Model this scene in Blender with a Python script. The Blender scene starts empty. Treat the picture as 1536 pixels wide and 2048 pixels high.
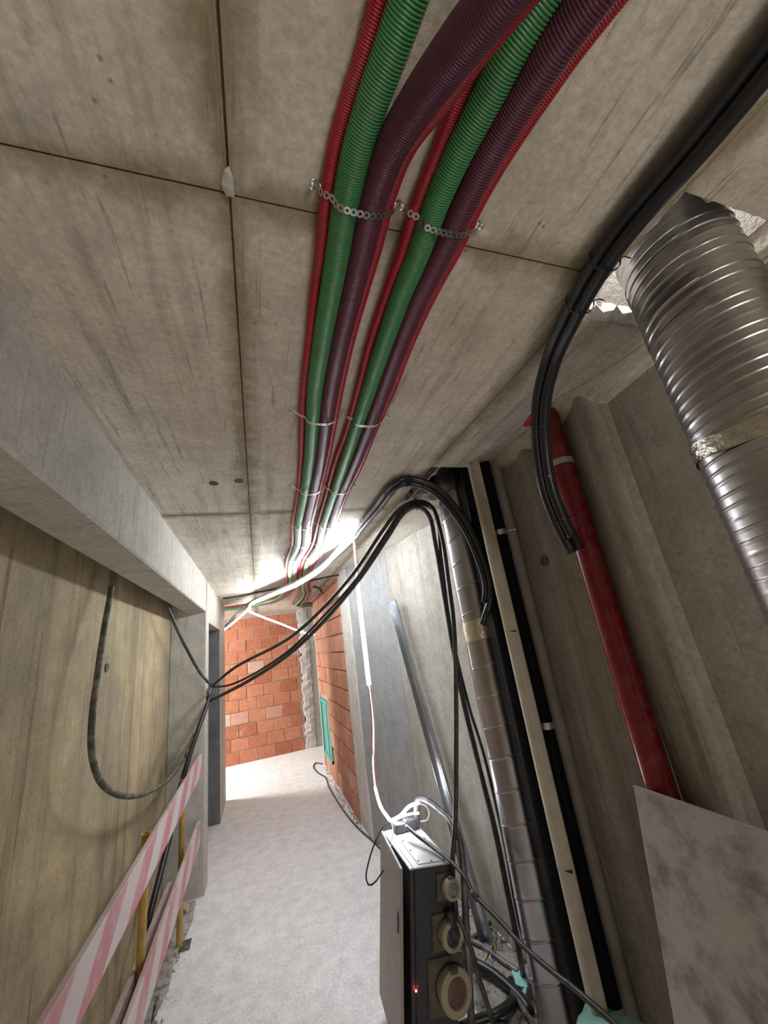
import bpy, bmesh, math, random
import numpy as np
from mathutils import Matrix, Vector

random.seed(7)
rng = np.random.default_rng(7)
scene = bpy.context.scene
COL = scene.collection

# ------------------------------------------------------------------ camera
cam_data = bpy.data.cameras.new('camera')
cam_data.sensor_fit = 'HORIZONTAL'
cam_data.sensor_width = 36.0
cam_data.lens = 766.0 / 1536.0 * 36.0
cam_data.clip_start = 0.02
camera = bpy.data.objects.new('camera', cam_data)
COL.objects.link(camera)
camera.matrix_world = Matrix(((0.946625, 0.031674, -0.320777, 0.0),
                              (-0.292392, -0.334497, -0.89589, 0.0),
                              (-0.135675, 0.941864, -0.307382, 1.8),
                              (0, 0, 0, 1)))
scene.camera = camera

# ------------------------------------------------------------------ world, lights, exposure
world = bpy.data.worlds.new('world')
scene.world = world
world.use_nodes = True
world.node_tree.nodes['Background'].inputs[0].default_value = (0.9, 0.92, 1.0, 1)
world.node_tree.nodes['Background'].inputs[1].default_value = 0.02

scene.view_settings.view_transform = 'Standard'
scene.view_settings.look = 'None'
scene.view_settings.gamma = 1.0
scene.view_settings.use_curve_mapping = False
scene.view_settings.exposure = 2.15

ROPE_GLOW = 27.0          # radiance of the glowing light rope


def area_light(name, loc, target, size, power, color, size_y=None):
    d = bpy.data.lights.new(name, 'AREA')
    d.shape = 'RECTANGLE'
    d.size = size
    d.size_y = size_y or size
    d.energy = power
    d.color = color
    o = bpy.data.objects.new(name, d)
    COL.objects.link(o)
    o.location = loc
    o.rotation_euler = (Vector(target) - Vector(loc)).to_track_quat('-Z', 'Y').to_euler()
    return o


area_light('side_room_lamp', (-2.6, 7.6, 2.3), (0.2, 7.3, 0.3), 0.7, 40.0, (1.0, 0.97, 0.92))
area_light('rear_fill_light', (0.7, -2.6, 1.1), (0.7, 1.5, 1.5), 0.8, 10.0, (1.0, 0.91, 0.78))  # added fill from behind the camera, no known lamp there
area_light('upper_floor_lamp', (1.17, 0.58, 3.6), (0.9, 0.33, 2.9), 0.1, 10.0, (1.0, 0.96, 0.9))


# ------------------------------------------------------------------ materials
def new_mat(name):
    m = bpy.data.materials.new(name)
    m.use_nodes = True
    nt = m.node_tree
    return m, nt, nt.nodes, nt.links, nt.nodes['Principled BSDF']


def c4(c):
    return (c[0], c[1], c[2], 1.0)


def ramp(n, stops):
    r = n.new('ShaderNodeValToRGB')
    el = r.color_ramp.elements
    while len(el) < len(stops):
        el.new(0.5)
    for e, (p, c) in zip(el, stops):
        e.position = p
        e.color = c if len(c) == 4 else c4(c)
    return r


def noise(n, l, coord, scale_vec, scale, detail=4.0, rough=0.6):
    mp = n.new('ShaderNodeMapping')
    mp.inputs['Scale'].default_value = scale_vec
    l.new(coord, mp.inputs['Vector'])
    t = n.new('ShaderNodeTexNoise')
    t.inputs['Scale'].default_value = scale
    t.inputs['Detail'].default_value = detail
    t.inputs['Roughness'].default_value = rough
    l.new(mp.outputs[0], t.inputs['Vector'])
    return t.outputs['Fac']


def mix(n, l, fac, a, b, mode='MIX'):
    m = n.new('ShaderNodeMix')
    m.data_type = 'RGBA'
    m.blend_type = mode
    if isinstance(fac, float):
        m.inputs[0].default_value = fac
    else:
        l.new(fac, m.inputs[0])
    for sock, v in ((m.inputs[6], a), (m.inputs[7], b)):
        if isinstance(v, tuple):
            sock.default_value = c4(v)
        else:
            l.new(v, sock)
    return m.outputs[2]


def concrete(name, base, dark, stain, streak_vec, streak_amt=0.5, stain_amt=0.5, rough=0.85, bump=0.25,
             big=1.2, fine=60.0, hair=0.35, joints=False):
    m, nt, n, l, b = new_mat(name)
    g = n.new('ShaderNodeNewGeometry').outputs['Position']
    big_n = noise(n, l, g, (1, 1, 1), big, 5, 0.62)
    st_n = noise(n, l, g, streak_vec, 1.0, 6, 0.65)
    st2 = noise(n, l, g, tuple(v * 2.7 for v in streak_vec), 1.0, 5, 0.6)
    fine_n = noise(n, l, g, (1, 1, 1), fine, 4, 0.7)
    mid_n = noise(n, l, g, (1, 1, 1), 9.0, 6, 0.7)
    r1 = ramp(n, [(0.38, (0, 0, 0)), (0.66, (1, 1, 1))])
    l.new(big_n, r1.inputs[0])
    f1 = n.new('ShaderNodeMath'); f1.operation = 'MULTIPLY'
    l.new(r1.outputs[0], f1.inputs[0]); f1.inputs[1].default_value = stain_amt
    c = mix(n, l, f1.outputs[0], base, stain)
    r2 = ramp(n, [(0.50, (0, 0, 0)), (0.70, (1, 1, 1))])
    l.new(st_n, r2.inputs[0])
    f2 = n.new('ShaderNodeMath'); f2.operation = 'MULTIPLY'
    l.new(r2.outputs[0], f2.inputs[0]); f2.inputs[1].default_value = streak_amt
    c = mix(n, l, f2.outputs[0], c, dark)
    # thin dark hairlines along the form boards
    r3 = ramp(n, [(0.60, (0, 0, 0)), (0.66, (1, 1, 1)), (0.70, (0, 0, 0))])
    l.new(st2, r3.inputs[0])
    f3 = n.new('ShaderNodeMath'); f3.operation = 'MULTIPLY'
    l.new(r3.outputs[0], f3.inputs[0]); f3.inputs[1].default_value = hair
    c = mix(n, l, f3.outputs[0], c, tuple(v * 0.55 for v in dark))
    r4 = ramp(n, [(0.25, (0.62, 0.62, 0.62)), (0.6, (1.12, 1.12, 1.12))])
    l.new(mid_n, r4.inputs[0])
    c = mix(n, l, 0.55, c, r4.outputs[0], 'MULTIPLY')
    r7 = ramp(n, [(0.3, (0.72, 0.72, 0.72)), (0.7, (1.2, 1.2, 1.2))])
    l.new(fine_n, r7.inputs[0])
    c = mix(n, l, 0.7, c, r7.outputs[0], 'MULTIPLY')
    # pores
    vo = n.new('ShaderNodeTexVoronoi'); vo.inputs['Scale'].default_value = 26.0
    l.new(g, vo.inputs['Vector'])
    r5 = ramp(n, [(0.05, (0.35, 0.33, 0.3)), (0.13, (1, 1, 1))])
    l.new(vo.outputs['Distance'], r5.inputs[0])
    pm = noise(n, l, g, (1, 1, 1), 4.0, 2, 0.5)
    r6 = ramp(n, [(0.52, (0, 0, 0)), (0.6, (0.8, 0.8, 0.8))])
    l.new(pm, r6.inputs[0])
    c = mix(n, l, r6.outputs[0], c, mix(n, l, 1.0, c, r5.outputs[0], 'MULTIPLY'))
    if joints:      # rust-brown seepage stains that follow the form joints
        sx = n.new('ShaderNodeSeparateXYZ'); l.new(g, sx.inputs[0])
        best = None
        for ax, pos in (('X', -0.024), ('Y', 0.515), ('Y', 2.27), ('X', 0.88)):
            d0 = n.new('ShaderNodeMath'); d0.operation = 'SUBTRACT'; l.new(sx.outputs[ax], d0.inputs[0]); d0.inputs[1].default_value = pos
            d1 = n.new('ShaderNodeMath'); d1.operation = 'ABSOLUTE'; l.new(d0.outputs[0], d1.inputs[0])
            if best is None:
                best = d1.outputs[0]
            else:
                mn = n.new('ShaderNodeMath'); mn.operation = 'MINIMUM'; l.new(best, mn.inputs[0]); l.new(d1.outputs[0], mn.inputs[1]); best = mn.outputs[0]
        jn = noise(n, l, g, (1, 1, 1), 7.0, 6, 0.75)
        sc = n.new('ShaderNodeMath'); sc.operation = 'MULTIPLY_ADD'; l.new(jn, sc.inputs[0]); sc.inputs[1].default_value = -0.16; l.new(best, sc.inputs[2])
        rj = ramp(n, [(0.0, (1, 1, 1)), (0.055, (0, 0, 0))])
        ofs = n.new('ShaderNodeMath'); ofs.operation = 'ADD'; l.new(sc.outputs[0], ofs.inputs[0]); ofs.inputs[1].default_value = 0.074
        l.new(ofs.outputs[0], rj.inputs[0])
        fj = n.new('ShaderNodeMath'); fj.operation = 'MULTIPLY'; l.new(rj.outputs[0], fj.inputs[0]); fj.inputs[1].default_value = 0.75
        c = mix(n, l, fj.outputs[0], c, (0.23, 0.18, 0.10))
    l.new(c, b.inputs['Base Color'])
    b.inputs['Roughness'].default_value = rough
    b.inputs['Specular IOR Level'].default_value = 0.25
    bp = n.new('ShaderNodeBump')
    bp.inputs['Strength'].default_value = bump
    bp.inputs['Distance'].default_value = 0.01
    ad = n.new('ShaderNodeMath'); ad.operation = 'ADD'
    l.new(fine_n, ad.inputs[0]); l.new(st_n, ad.inputs[1])
    l.new(ad.outputs[0], bp.inputs['Height'])
    l.new(bp.outputs[0], b.inputs['Normal'])
    return m


def plain(name, col, rough=0.5, metal=0.0, var=0.12, scale=30.0, spec=0.5, bump=0.0, dirt=None, dirt_amt=0.4, dscale=6.0, coat=0.0):
    m, nt, n, l, b = new_mat(name)
    g = n.new('ShaderNodeNewGeometry').outputs['Position']
    f = noise(n, l, g, (1, 1, 1), scale, 4, 0.6)
    r = ramp(n, [(0.3, tuple(max(0, v * (1 - var)) for v in col)), (0.7, tuple(min(1, v * (1 + var)) for v in col))])
    l.new(f, r.inputs[0])
    c = r.outputs[0]
    if dirt:
        f2 = noise(n, l, g, (1, 1, 1), dscale, 6, 0.7)
        r2 = ramp(n, [(0.45, (0, 0, 0)), (0.68, (dirt_amt,) * 3)])
        l.new(f2, r2.inputs[0])
        c = mix(n, l, r2.outputs[0], c, dirt)
    l.new(c, b.inputs['Base Color'])
    b.inputs['Roughness'].default_value = rough
    b.inputs['Metallic'].default_value = metal
    b.inputs['Specular IOR Level'].default_value = spec
    b.inputs['Coat Weight'].default_value = coat
    if bump:
        bp = n.new('ShaderNodeBump'); bp.inputs['Strength'].default_value = bump; bp.inputs['Distance'].default_value = 0.004
        l.new(f, bp.inputs['Height']); l.new(bp.outputs[0], b.inputs['Normal'])
    return m


def emit(name, col, strength):
    m, nt, n, l, b = new_mat(name)
    b.inputs['Base Color'].default_value = (0.8, 0.8, 0.75, 1)
    b.inputs['Emission Color'].default_value = c4(col)
    b.inputs['Emission Strength'].default_value = strength
    return m


M = {}
M['ceiling'] = concrete('ceiling_concrete', (0.68, 0.64, 0.57), (0.34, 0.30, 0.24), (0.54, 0.475, 0.38), (20, 0.9, 20), 0.65, 0.7, bump=0.28, hair=0.6, joints=True)
M['beam'] = concrete('beam_concrete', (0.50, 0.48, 0.44), (0.28, 0.26, 0.22), (0.42, 0.39, 0.34), (9, 14, 0.8), 0.35, 0.4, bump=0.18)
M['yellow'] = concrete('yellowed_concrete', (0.42, 0.335, 0.20), (0.19, 0.15, 0.095), (0.255, 0.21, 0.15), (7, 7, 0.3), 1.0, 0.95, bump=0.25, big=1.3, hair=0.7)
M['greywall'] = concrete('pile_wall_concrete', (0.40, 0.38, 0.34), (0.19, 0.175, 0.15), (0.29, 0.265, 0.225), (8, 8, 0.35), 0.6, 0.7, bump=0.2)
M['palewall'] = concrete('pale_smooth_concrete', (0.31, 0.31, 0.315), (0.19, 0.19, 0.19), (0.25, 0.25, 0.25), (7, 7, 0.5), 0.4, 0.45, bump=0.12)
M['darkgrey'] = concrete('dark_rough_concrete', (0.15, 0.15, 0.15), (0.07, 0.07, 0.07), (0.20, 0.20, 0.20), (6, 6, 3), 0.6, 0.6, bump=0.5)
M['floor'] = concrete('dusty_floor_concrete', (0.74, 0.725, 0.745), (0.52, 0.50, 0.50), (0.63, 0.615, 0.625), (2.5, 2.5, 2.5), 0.18, 0.3, bump=0.12, hair=0.05)
M['mortar'] = concrete('white_mortar', (0.58, 0.55, 0.52), (0.38, 0.35, 0.32), (0.50, 0.46, 0.42), (6, 6, 4), 0.4, 0.5, bump=0.5, hair=0.0)
M['joint'] = concrete('brick_joint_mortar', (0.48, 0.38, 0.33), (0.30, 0.22, 0.18), (0.42, 0.31, 0.26), (6, 6, 6), 0.4, 0.5, bump=0.4, hair=0.0)
M['jointdirt'] = concrete('joint_dirt', (0.22, 0.18, 0.12), (0.10, 0.08, 0.05), (0.16, 0.13, 0.09), (6, 6, 6), 0.5, 0.5, bump=0.5, hair=0.0)
M['rubble'] = concrete('rubble_dust', (0.44, 0.41, 0.38), (0.10, 0.085, 0.075), (0.30, 0.27, 0.24), (17, 17, 17), 0.95, 0.7, bump=0.6, hair=0.2)


def brick_mat(name, a, bcol, pale):
    m, nt, n, l, b = new_mat(name)
    oi = n.new('ShaderNodeObjectInfo')
    r = ramp(n, [(0.0, a), (0.55, bcol), (0.93, bcol), (0.97, pale)])
    l.new(oi.outputs['Random'], r.inputs[0])
    g = n.new('ShaderNodeNewGeometry').outputs['Position']
    f = noise(n, l, g, (1, 1, 1), 12.0, 6, 0.7)
    r2 = ramp(n, [(0.3, (0.7, 0.68, 0.66)), (0.65, (1.1, 1.1, 1.1))])
    l.new(f, r2.inputs[0])
    c = mix(n, l, 0.8, r.outputs[0], r2.outputs[0], 'MULTIPLY')
    f2 = noise(n, l, g, (1, 1, 1), 3.2, 6, 0.75)
    r3 = ramp(n, [(0.56, (0, 0, 0)), (0.7, (0.55, 0.55, 0.55))])
    l.new(f2, r3.inputs[0])
    c = mix(n, l, r3.outputs[0], c, (0.5, 0.40, 0.34))
    l.new(c, b.inputs['Base Color'])
    b.inputs['Roughness'].default_value = 0.9
    bp = n.new('ShaderNodeBump'); bp.inputs['Strength'].default_value = 0.4; bp.inputs['Distance'].default_value = 0.006
    l.new(f, bp.inputs['Height']); l.new(bp.outputs[0], b.inputs['Normal'])
    return m


M['brick'] = brick_mat('hollow_clay_brick', (0.38, 0.125, 0.07), (0.49, 0.20, 0.115), (0.52, 0.40, 0.35))
M['brick_side'] = brick_mat('dusty_clay_brick', (0.40, 0.17, 0.10), (0.47, 0.22, 0.14), (0.5, 0.33, 0.25))
M['red_tube'] = plain('red_conduit_plastic', (0.42, 0.014, 0.030), 0.38, var=0.1, dirt=(0.30, 0.10, 0.10), dirt_amt=0.25)
M['green_tube'] = plain('green_conduit_plastic', (0.065, 0.28, 0.10), 0.36, var=0.08, dirt=(0.12, 0.2, 0.13), dirt_amt=0.25)
M['purple_tube'] = plain('purple_conduit_plastic', (0.13, 0.028, 0.068), 0.36, var=0.1, dirt=(0.16, 0.09, 0.11), dirt_amt=0.25)
M['black'] = plain('black_plastic', (0.016, 0.017, 0.02), 0.36, var=0.2)
M['black_matt'] = plain('black_foam_rubber', (0.008, 0.009, 0.015), 0.8, var=0.2, spec=0.2)
M['cable'] = plain('black_cable_jacket', (0.02, 0.021, 0.023), 0.42, var=0.2, dirt=(0.22, 0.2, 0.17), dirt_amt=0.25, dscale=25)
M['dusty_cable'] = plain('dusty_cable_jacket', (0.06, 0.055, 0.045), 0.7, var=0.2, dirt=(0.32, 0.28, 0.22), dirt_amt=0.75, dscale=16)
M['galv'] = plain('galvanised_steel', (0.52, 0.52, 0.54), 0.30, 1.0, var=0.10, scale=9.0)
M['galv_dull'] = plain('dull_galvanised_steel', (0.46, 0.46, 0.49), 0.27, 1.0, var=0.12, scale=7.0)
M['stud'] = plain('galvanised_stud_steel', (0.52, 0.56, 0.62), 0.24, 1.0, var=0.08, scale=5.0)
M['steel'] = plain('bright_steel', (0.75, 0.75, 0.74), 0.28, 1.0, var=0.1)
M['tape'] = plain('crumpled_foil_tape', (0.72, 0.69, 0.62), 0.22, 1.0, var=0.15, scale=60.0, bump=1.0)
M['red_paint'] = plain('red_painted_steel', (0.23, 0.007, 0.017), 0.24, var=0.06, scale=12, dirt=(0.36, 0.13, 0.13), dirt_amt=0.35, dscale=18)
M['cream'] = plain('cream_plastic', (0.60, 0.57, 0.47), 0.5, var=0.07, dirt=(0.35, 0.31, 0.24), dirt_amt=0.45, dscale=7)
M['greypipe'] = plain('grey_plastic_pipe', (0.46, 0.46, 0.46), 0.45, var=0.06, dirt=(0.26, 0.24, 0.21), dirt_amt=0.5)
M['sheet'] = plain('dusty_white_board', (0.50, 0.46, 0.44), 0.75, var=0.06, dirt=(0.20, 0.185, 0.175), dirt_amt=0.9, dscale=11)
M['sheet_edge'] = plain('board_edge', (0.55, 0.5, 0.45), 0.8, var=0.1)
M['cab'] = plain('dark_grey_enamel', (0.030, 0.033, 0.043), 0.5, var=0.2, dirt=(0.09, 0.085, 0.085), dirt_amt=0.25, dscale=9)
M['cab_top'] = plain('grey_enamel_lid', (0.40, 0.39, 0.42), 0.5, var=0.1, dirt=(0.2, 0.19, 0.19), dirt_amt=0.4, dscale=12)
M['door'] = plain('scuffed_grey_enamel', (0.30, 0.28, 0.28), 0.55, var=0.1, dirt=(0.42, 0.34, 0.16), dirt_amt=0.55, dscale=7)
M['socket'] = plain('dusty_beige_plastic', (0.34, 0.31, 0.215), 0.6, var=0.12, dirt=(0.18, 0.16, 0.12), dirt_amt=0.5, dscale=30)
M['flange'] = plain('grimy_flange_plastic', (0.075, 0.068, 0.052), 0.7, var=0.25, dirt=(0.15, 0.13, 0.09), dirt_amt=0.5, dscale=25)
M['socket_dark'] = plain('dark_socket_plastic', (0.05, 0.045, 0.05), 0.6, var=0.3, scale=60)
M['socket_red'] = plain('dusty_red_lid', (0.10, 0.055, 0.045), 0.6, var=0.2, dirt=(0.16, 0.12, 0.10), dirt_amt=0.5, dscale=40)
M['socket_blue'] = plain('dusty_blue_lid', (0.14, 0.15, 0.21), 0.6, var=0.3, scale=80, dirt=(0.4, 0.38, 0.36), dirt_amt=0.6, dscale=50)
M['frame_tube'] = plain('dusty_dark_steel_tube', (0.09, 0.085, 0.10), 0.45, 0.4, var=0.15, dirt=(0.40, 0.38, 0.40), dirt_amt=0.55, dscale=10)
M['white_wire'] = plain('white_wire', (0.75, 0.75, 0.68), 0.4, var=0.05)
M['red_wire'] = plain('red_wire', (0.55, 0.03, 0.04), 0.4, var=0.05)
M['post'] = plain('yellow_painted_post', (0.47, 0.30, 0.075), 0.55, var=0.12, scale=15, dirt=(0.26, 0.19, 0.08), dirt_amt=0.6, dscale=8)
M['cyan'] = plain('turquoise_foam', (0.30, 0.62, 0.58), 0.8, var=0.1, scale=40, bump=0.5)
M['teal'] = plain('teal_board', (0.07, 0.34, 0.29), 0.6, var=0.1)
M['whiteboard'] = plain('white_strip', (0.75, 0.72, 0.62), 0.6, var=0.05)
M['yellow_rope'] = plain('straw_yellow_cord', (0.5, 0.45, 0.24), 0.8, var=0.15)
M['glow'] = emit('glowing_light_rope', (0.91, 0.96, 1.0), ROPE_GLOW)
M['glow_soft'] = emit('softer_light_rope', (0.95, 0.98, 1.0), 3.0)
M['glow_end'] = emit('rope_end_glow', (0.95, 0.98, 1.0), 14.0)
M['glow_low'] = emit('dim_rope_wire_glow', (1.0, 0.99, 0.90), 0.7)  # weak emission for the thin rope, also put on unlit wires
M['led'] = emit('red_indicator', (1.0, 0.08, 0.05), 6.0)


def stripe_mat():
    m, nt, n, l, b = new_mat('red_white_hazard_paint')
    g = n.new('ShaderNodeNewGeometry').outputs['Position']
    sx = n.new('ShaderNodeSeparateXYZ'); l.new(g, sx.inputs[0])
    a1 = n.new('ShaderNodeMath'); a1.operation = 'MULTIPLY_ADD'      # y + 0.9 z : slanted bands
    l.new(sx.outputs['Z'], a1.inputs[0]); a1.inputs[1].default_value = -1.7; l.new(sx.outputs['Y'], a1.inputs[2])
    md = n.new('ShaderNodeMath'); md.operation = 'PINGPONG'; md.inputs[1].default_value = 0.24
    l.new(a1.outputs[0], md.inputs[0])
    wob = noise(n, l, g, (1, 1, 1), 25.0, 3, 0.6)
    ad = n.new('ShaderNodeMath'); ad.operation = 'MULTIPLY_ADD'
    l.new(wob, ad.inputs[0]); ad.inputs[1].default_value = 0.02; l.new(md.outputs[0], ad.inputs[2])
    r = ramp(n, [(0.128, (0, 0, 0)), (0.138, (1, 1, 1))])
    l.new(ad.outputs[0], r.inputs[0])
    c = mix(n, l, r.outputs[0], (0.58, 0.51, 0.52), (0.52, 0.22, 0.26))
    w = noise(n, l, g, (1, 1, 1), 7.0, 6, 0.75)
    rw = ramp(n, [(0.48, (0, 0, 0)), (0.66, (0.7, 0.7, 0.7))])
    l.new(w, rw.inputs[0])
    c = mix(n, l, rw.outputs[0], c, (0.56, 0.44, 0.43))
    nz = n.new('ShaderNodeSeparateXYZ'); l.new(n.new('ShaderNodeNewGeometry').outputs['Normal'], nz.inputs[0])
    rz = ramp(n, [(0.5, (0, 0, 0)), (0.8, (0.7, 0.7, 0.7))]); l.new(nz.outputs['Z'], rz.inputs[0])
    c = mix(n, l, rz.outputs[0], c, (0.40, 0.33, 0.30))
    l.new(c, b.inputs['Base Color'])
    b.inputs['Roughness'].default_value = 0.7
    return m


M['stripe'] = stripe_mat()
M['wood'] = plain('dusty_pink_wood', (0.44, 0.34, 0.31), 0.8, var=0.15, scale=20, dirt=(0.30, 0.24, 0.21), dirt_amt=0.5)


# ------------------------------------------------------------------ mesh helpers
def link(name, me, mat=None, parent=None):
    o = bpy.data.objects.new(name, me)
    COL.objects.link(o)
    if mat is not None and me is not None and not me.materials:
        me.materials.append(mat)
    if parent is not None:
        o.parent = parent
    return o


def mesh_np(name, verts, faces, smooth=True):
    me = bpy.data.meshes.new(name)
    me.from_pydata([tuple(v) for v in verts], [], faces)
    if smooth:
        me.polygons.foreach_set('use_smooth', np.ones(len(me.polygons), dtype=bool))
    me.update()
    return me


def grid_mesh(name, V, close_u=True, smooth=True, caps=True):
    """V: array (rows, cols, 3); cols wrap when close_u."""
    nr, nc, _ = V.shape
    idx = np.arange(nr * nc).reshape(nr, nc)
    if close_u:
        nxt = np.roll(idx, -1, axis=1)
        a, b, c, d = idx[:-1], nxt[:-1], nxt[1:], idx[1:]
    else:
        a, b, c, d = idx[:-1, :-1], idx[:-1, 1:], idx[1:, 1:], idx[1:, :-1]
    q = np.stack([a, b, c, d], axis=-1).reshape(-1, 4)
    nq = len(q)
    loops = q.reshape(-1)
    starts = np.arange(nq) * 4
    totals = np.full(nq, 4)
    if caps and close_u:
        loops = np.concatenate([loops, idx[0][::-1], idx[-1]])
        starts = np.concatenate([starts, [nq * 4, nq * 4 + nc]])
        totals = np.concatenate([totals, [nc, nc]])
    me = bpy.data.meshes.new(name)
    me.vertices.add(nr * nc)
    me.vertices.foreach_set('co', V.reshape(-1).astype(np.float32))
    me.loops.add(len(loops))
    me.loops.foreach_set('vertex_index', loops.astype(np.int32))
    me.polygons.add(len(starts))
    me.polygons.foreach_set('loop_start', starts.astype(np.int32))
    me.polygons.foreach_set('loop_total', totals.astype(np.int32))
    sm = np.zeros(len(starts), dtype=bool)
    sm[:nq] = smooth
    me.polygons.foreach_set('use_smooth', sm)
    me.update()
    me.validate()
    return me


def catmull(P, per=14):
    P = np.array(P, float)
    if len(P) == 2:
        t = np.linspace(0, 1, 12)[:, None]
        return P[0] * (1 - t) + P[1] * t
    Q = np.vstack([2 * P[0] - P[1], P, 2 * P[-1] - P[-2]])
    out = []
    for i in range(1, len(Q) - 2):
        p0, p1, p2, p3 = Q[i - 1], Q[i], Q[i + 1], Q[i + 2]
        d0, d1, d2 = (max(1e-6, np.linalg.norm(b - a)) ** 0.5 for a, b in ((p0, p1), (p1, p2), (p2, p3)))
        m1 = (p1 - p0) / d0 - (p2 - p0) / (d0 + d1) + (p2 - p1) / d1
        m2 = (p2 - p1) / d1 - (p3 - p1) / (d1 + d2) + (p3 - p2) / d2
        m1, m2 = m1 * d1, m2 * d1
        for t in np.linspace(0, 1, per, endpoint=False):
            out.append((2 * t ** 3 - 3 * t ** 2 + 1) * p1 + (t ** 3 - 2 * t ** 2 + t) * m1 + (-2 * t ** 3 + 3 * t ** 2) * p2 + (t ** 3 - t ** 2) * m2)
    out.append(P[-1])
    return np.array(out)


def frames(C, up=(0, 0, 1)):
    T = np.gradient(C, axis=0)
    T /= np.linalg.norm(T, axis=1)[:, None] + 1e-12
    u = np.array(up, float)
    if abs(np.dot(u, T[0])) > 0.9:
        u = np.array((1.0, 0.2, 0))
    N = np.zeros_like(T)
    n0 = u - T[0] * np.dot(u, T[0])
    N[0] = n0 / np.linalg.norm(n0)
    for i in range(1, len(C)):
        v = N[i - 1] - T[i] * np.dot(N[i - 1], T[i])
        N[i] = v / (np.linalg.norm(v) + 1e-12)
    B = np.cross(T, N)
    return T, N, B


def offset_path(pts, a, b):
    C = catmull(pts, 10)
    T, N, B = frames(C)
    return C + N * a + B * b


def tube_mesh(name, pts, r, sides=12, step=0.03, ribs=None, dense=True):
    C0 = catmull(pts) if dense else np.array(pts, float)
    seg = np.linalg.norm(np.diff(C0, axis=0), axis=1)
    S = np.concatenate([[0], np.cumsum(seg)])
    L = S[-1]
    if ribs:
        pitch, depth, s_end = ribs
        s_end = min(s_end, L)
        k = np.arange(int(s_end / pitch))
        st = (k[:, None] * pitch + np.array([0.0, 0.42, 0.56, 0.86]) * pitch).reshape(-1)
        rr = np.tile([r, r, r - depth, r - depth], len(k))
        s2 = np.arange(s_end + step, L, step)
        st = np.concatenate([st, s2, [L]])
        rr = np.concatenate([rr, np.full(len(s2) + 1, r)])
    else:
        st = np.linspace(0, L, max(2, int(L / step) + 1))
        rr = np.full(len(st), float(r))
    C = np.stack([np.interp(st, S, C0[:, i]) for i in range(3)], axis=1)
    # smooth frames from a coarse version of the path
    T0, N0, B0 = frames(C0)
    N = np.stack([np.interp(st, S, N0[:, i]) for i in range(3)], axis=1)
    B = np.stack([np.interp(st, S, B0[:, i]) for i in range(3)], axis=1)
    th = np.linspace(0, 2 * math.pi, sides, endpoint=False)
    V = C[:, None, :] + rr[:, None, None] * (np.cos(th)[None, :, None] * N[:, None, :] + np.sin(th)[None, :, None] * B[:, None, :])
    return grid_mesh(name, V)


def tube(name, pts, r, mat, parent=None, **k):
    return link(name, tube_mesh(name, pts, r, **k), mat, parent)


def box_bm(bm, lo, hi, mtx=None, bevel=0.0):
    g = bmesh.ops.create_cube(bm, size=1.0)
    s = [hi[i] - lo[i] for i in range(3)]
    c = [(hi[i] + lo[i]) / 2 for i in range(3)]
    m4 = Matrix.Translation(c) @ Matrix.Diagonal((s[0], s[1], s[2], 1))
    if mtx is not None:
        m4 = mtx @ m4
    bmesh.ops.transform(bm, matrix=m4, verts=g['verts'])
    if bevel:
        es = list({e for v in g['verts'] for e in v.link_edges})
        bmesh.ops.bevel(bm, geom=es, offset=bevel, segments=1, affect='EDGES')


def bm_obj(name, bm, mat, parent=None, smooth=False):
    me = bpy.data.meshes.new(name)
    bmesh.ops.recalc_face_normals(bm, faces=bm.faces)
    bm.to_mesh(me)
    bm.free()
    if smooth:
        for p in me.polygons:
            p.use_smooth = True
    return link(name, me, mat, parent)


def box(name, lo, hi, mat, parent=None, bevel=0.0, mtx=None):
    bm = bmesh.new()
    box_bm(bm, lo, hi, mtx, bevel)
    return bm_obj(name, bm, mat, parent)


def lathe(name, prof, origin, axis, mat, parent=None, sides=24, up=(0, 0, 1)):
    """prof: list of (radius, distance along axis)"""
    A = Vector(axis).normalized()
    u = Vector(up)
    if abs(A.dot(u)) > 0.9:
        u = Vector((1, 0, 0))
    e1 = (u - A * A.dot(u)).normalized()
    e2 = A.cross(e1)
    th = np.linspace(0, 2 * math.pi, sides, endpoint=False)
    V = np.zeros((len(prof), sides, 3))
    for i, (r, h) in enumerate(prof):
        V[i] = np.array(origin)[None] + np.array(A)[None] * h + max(r, 1e-4) * (np.cos(th)[:, None] * np.array(e1)[None] + np.sin(th)[:, None] * np.array(e2)[None])
    me = grid_mesh(name, V, smooth=True)
    o = link(name, me, mat, parent)
    md = o.modifiers.new('edge', 'EDGE_SPLIT')
    md.split_angle = math.radians(35)
    return o


def thing(name, label, cat, loc, group=None):
    o = bpy.data.objects.new(name, None)
    o.empty_display_size = 0.1
    COL.objects.link(o)
    o.location = loc
    o['label'] = label
    o['category'] = cat
    if group:
        o['group'] = group
    return o


def under(o, parent):
    """parent with the child's world coordinates kept"""
    o.parent = parent
    o.matrix_parent_inverse = Matrix.Translation(parent.location).inverted()
    return o


def tag(o, label, cat, group=None):
    o['label'] = label
    o['category'] = cat
    if group:
        o['group'] = group
    return o


def structure(o, label, cat):
    o['kind'] = 'structure'
    o['label'] = label
    o['category'] = cat
    return o


# ------------------------------------------------------------------ the setting
floor = structure(box('floor', (-3.6, -3.2, -0.12), (2.6, 8.7, 0.0), M['floor']), 'dusty pale grey concrete floor of the passage', 'floor')

# ceiling: form panels with recessed joints between them
ceiling = structure(box('ceiling', (-3.6, -3.2, 2.607), (0.87, 8.7, 2.9), M['jointdirt']), 'board-marked concrete ceiling slab with dark form joints', 'ceiling')
G = 0.0022


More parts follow.
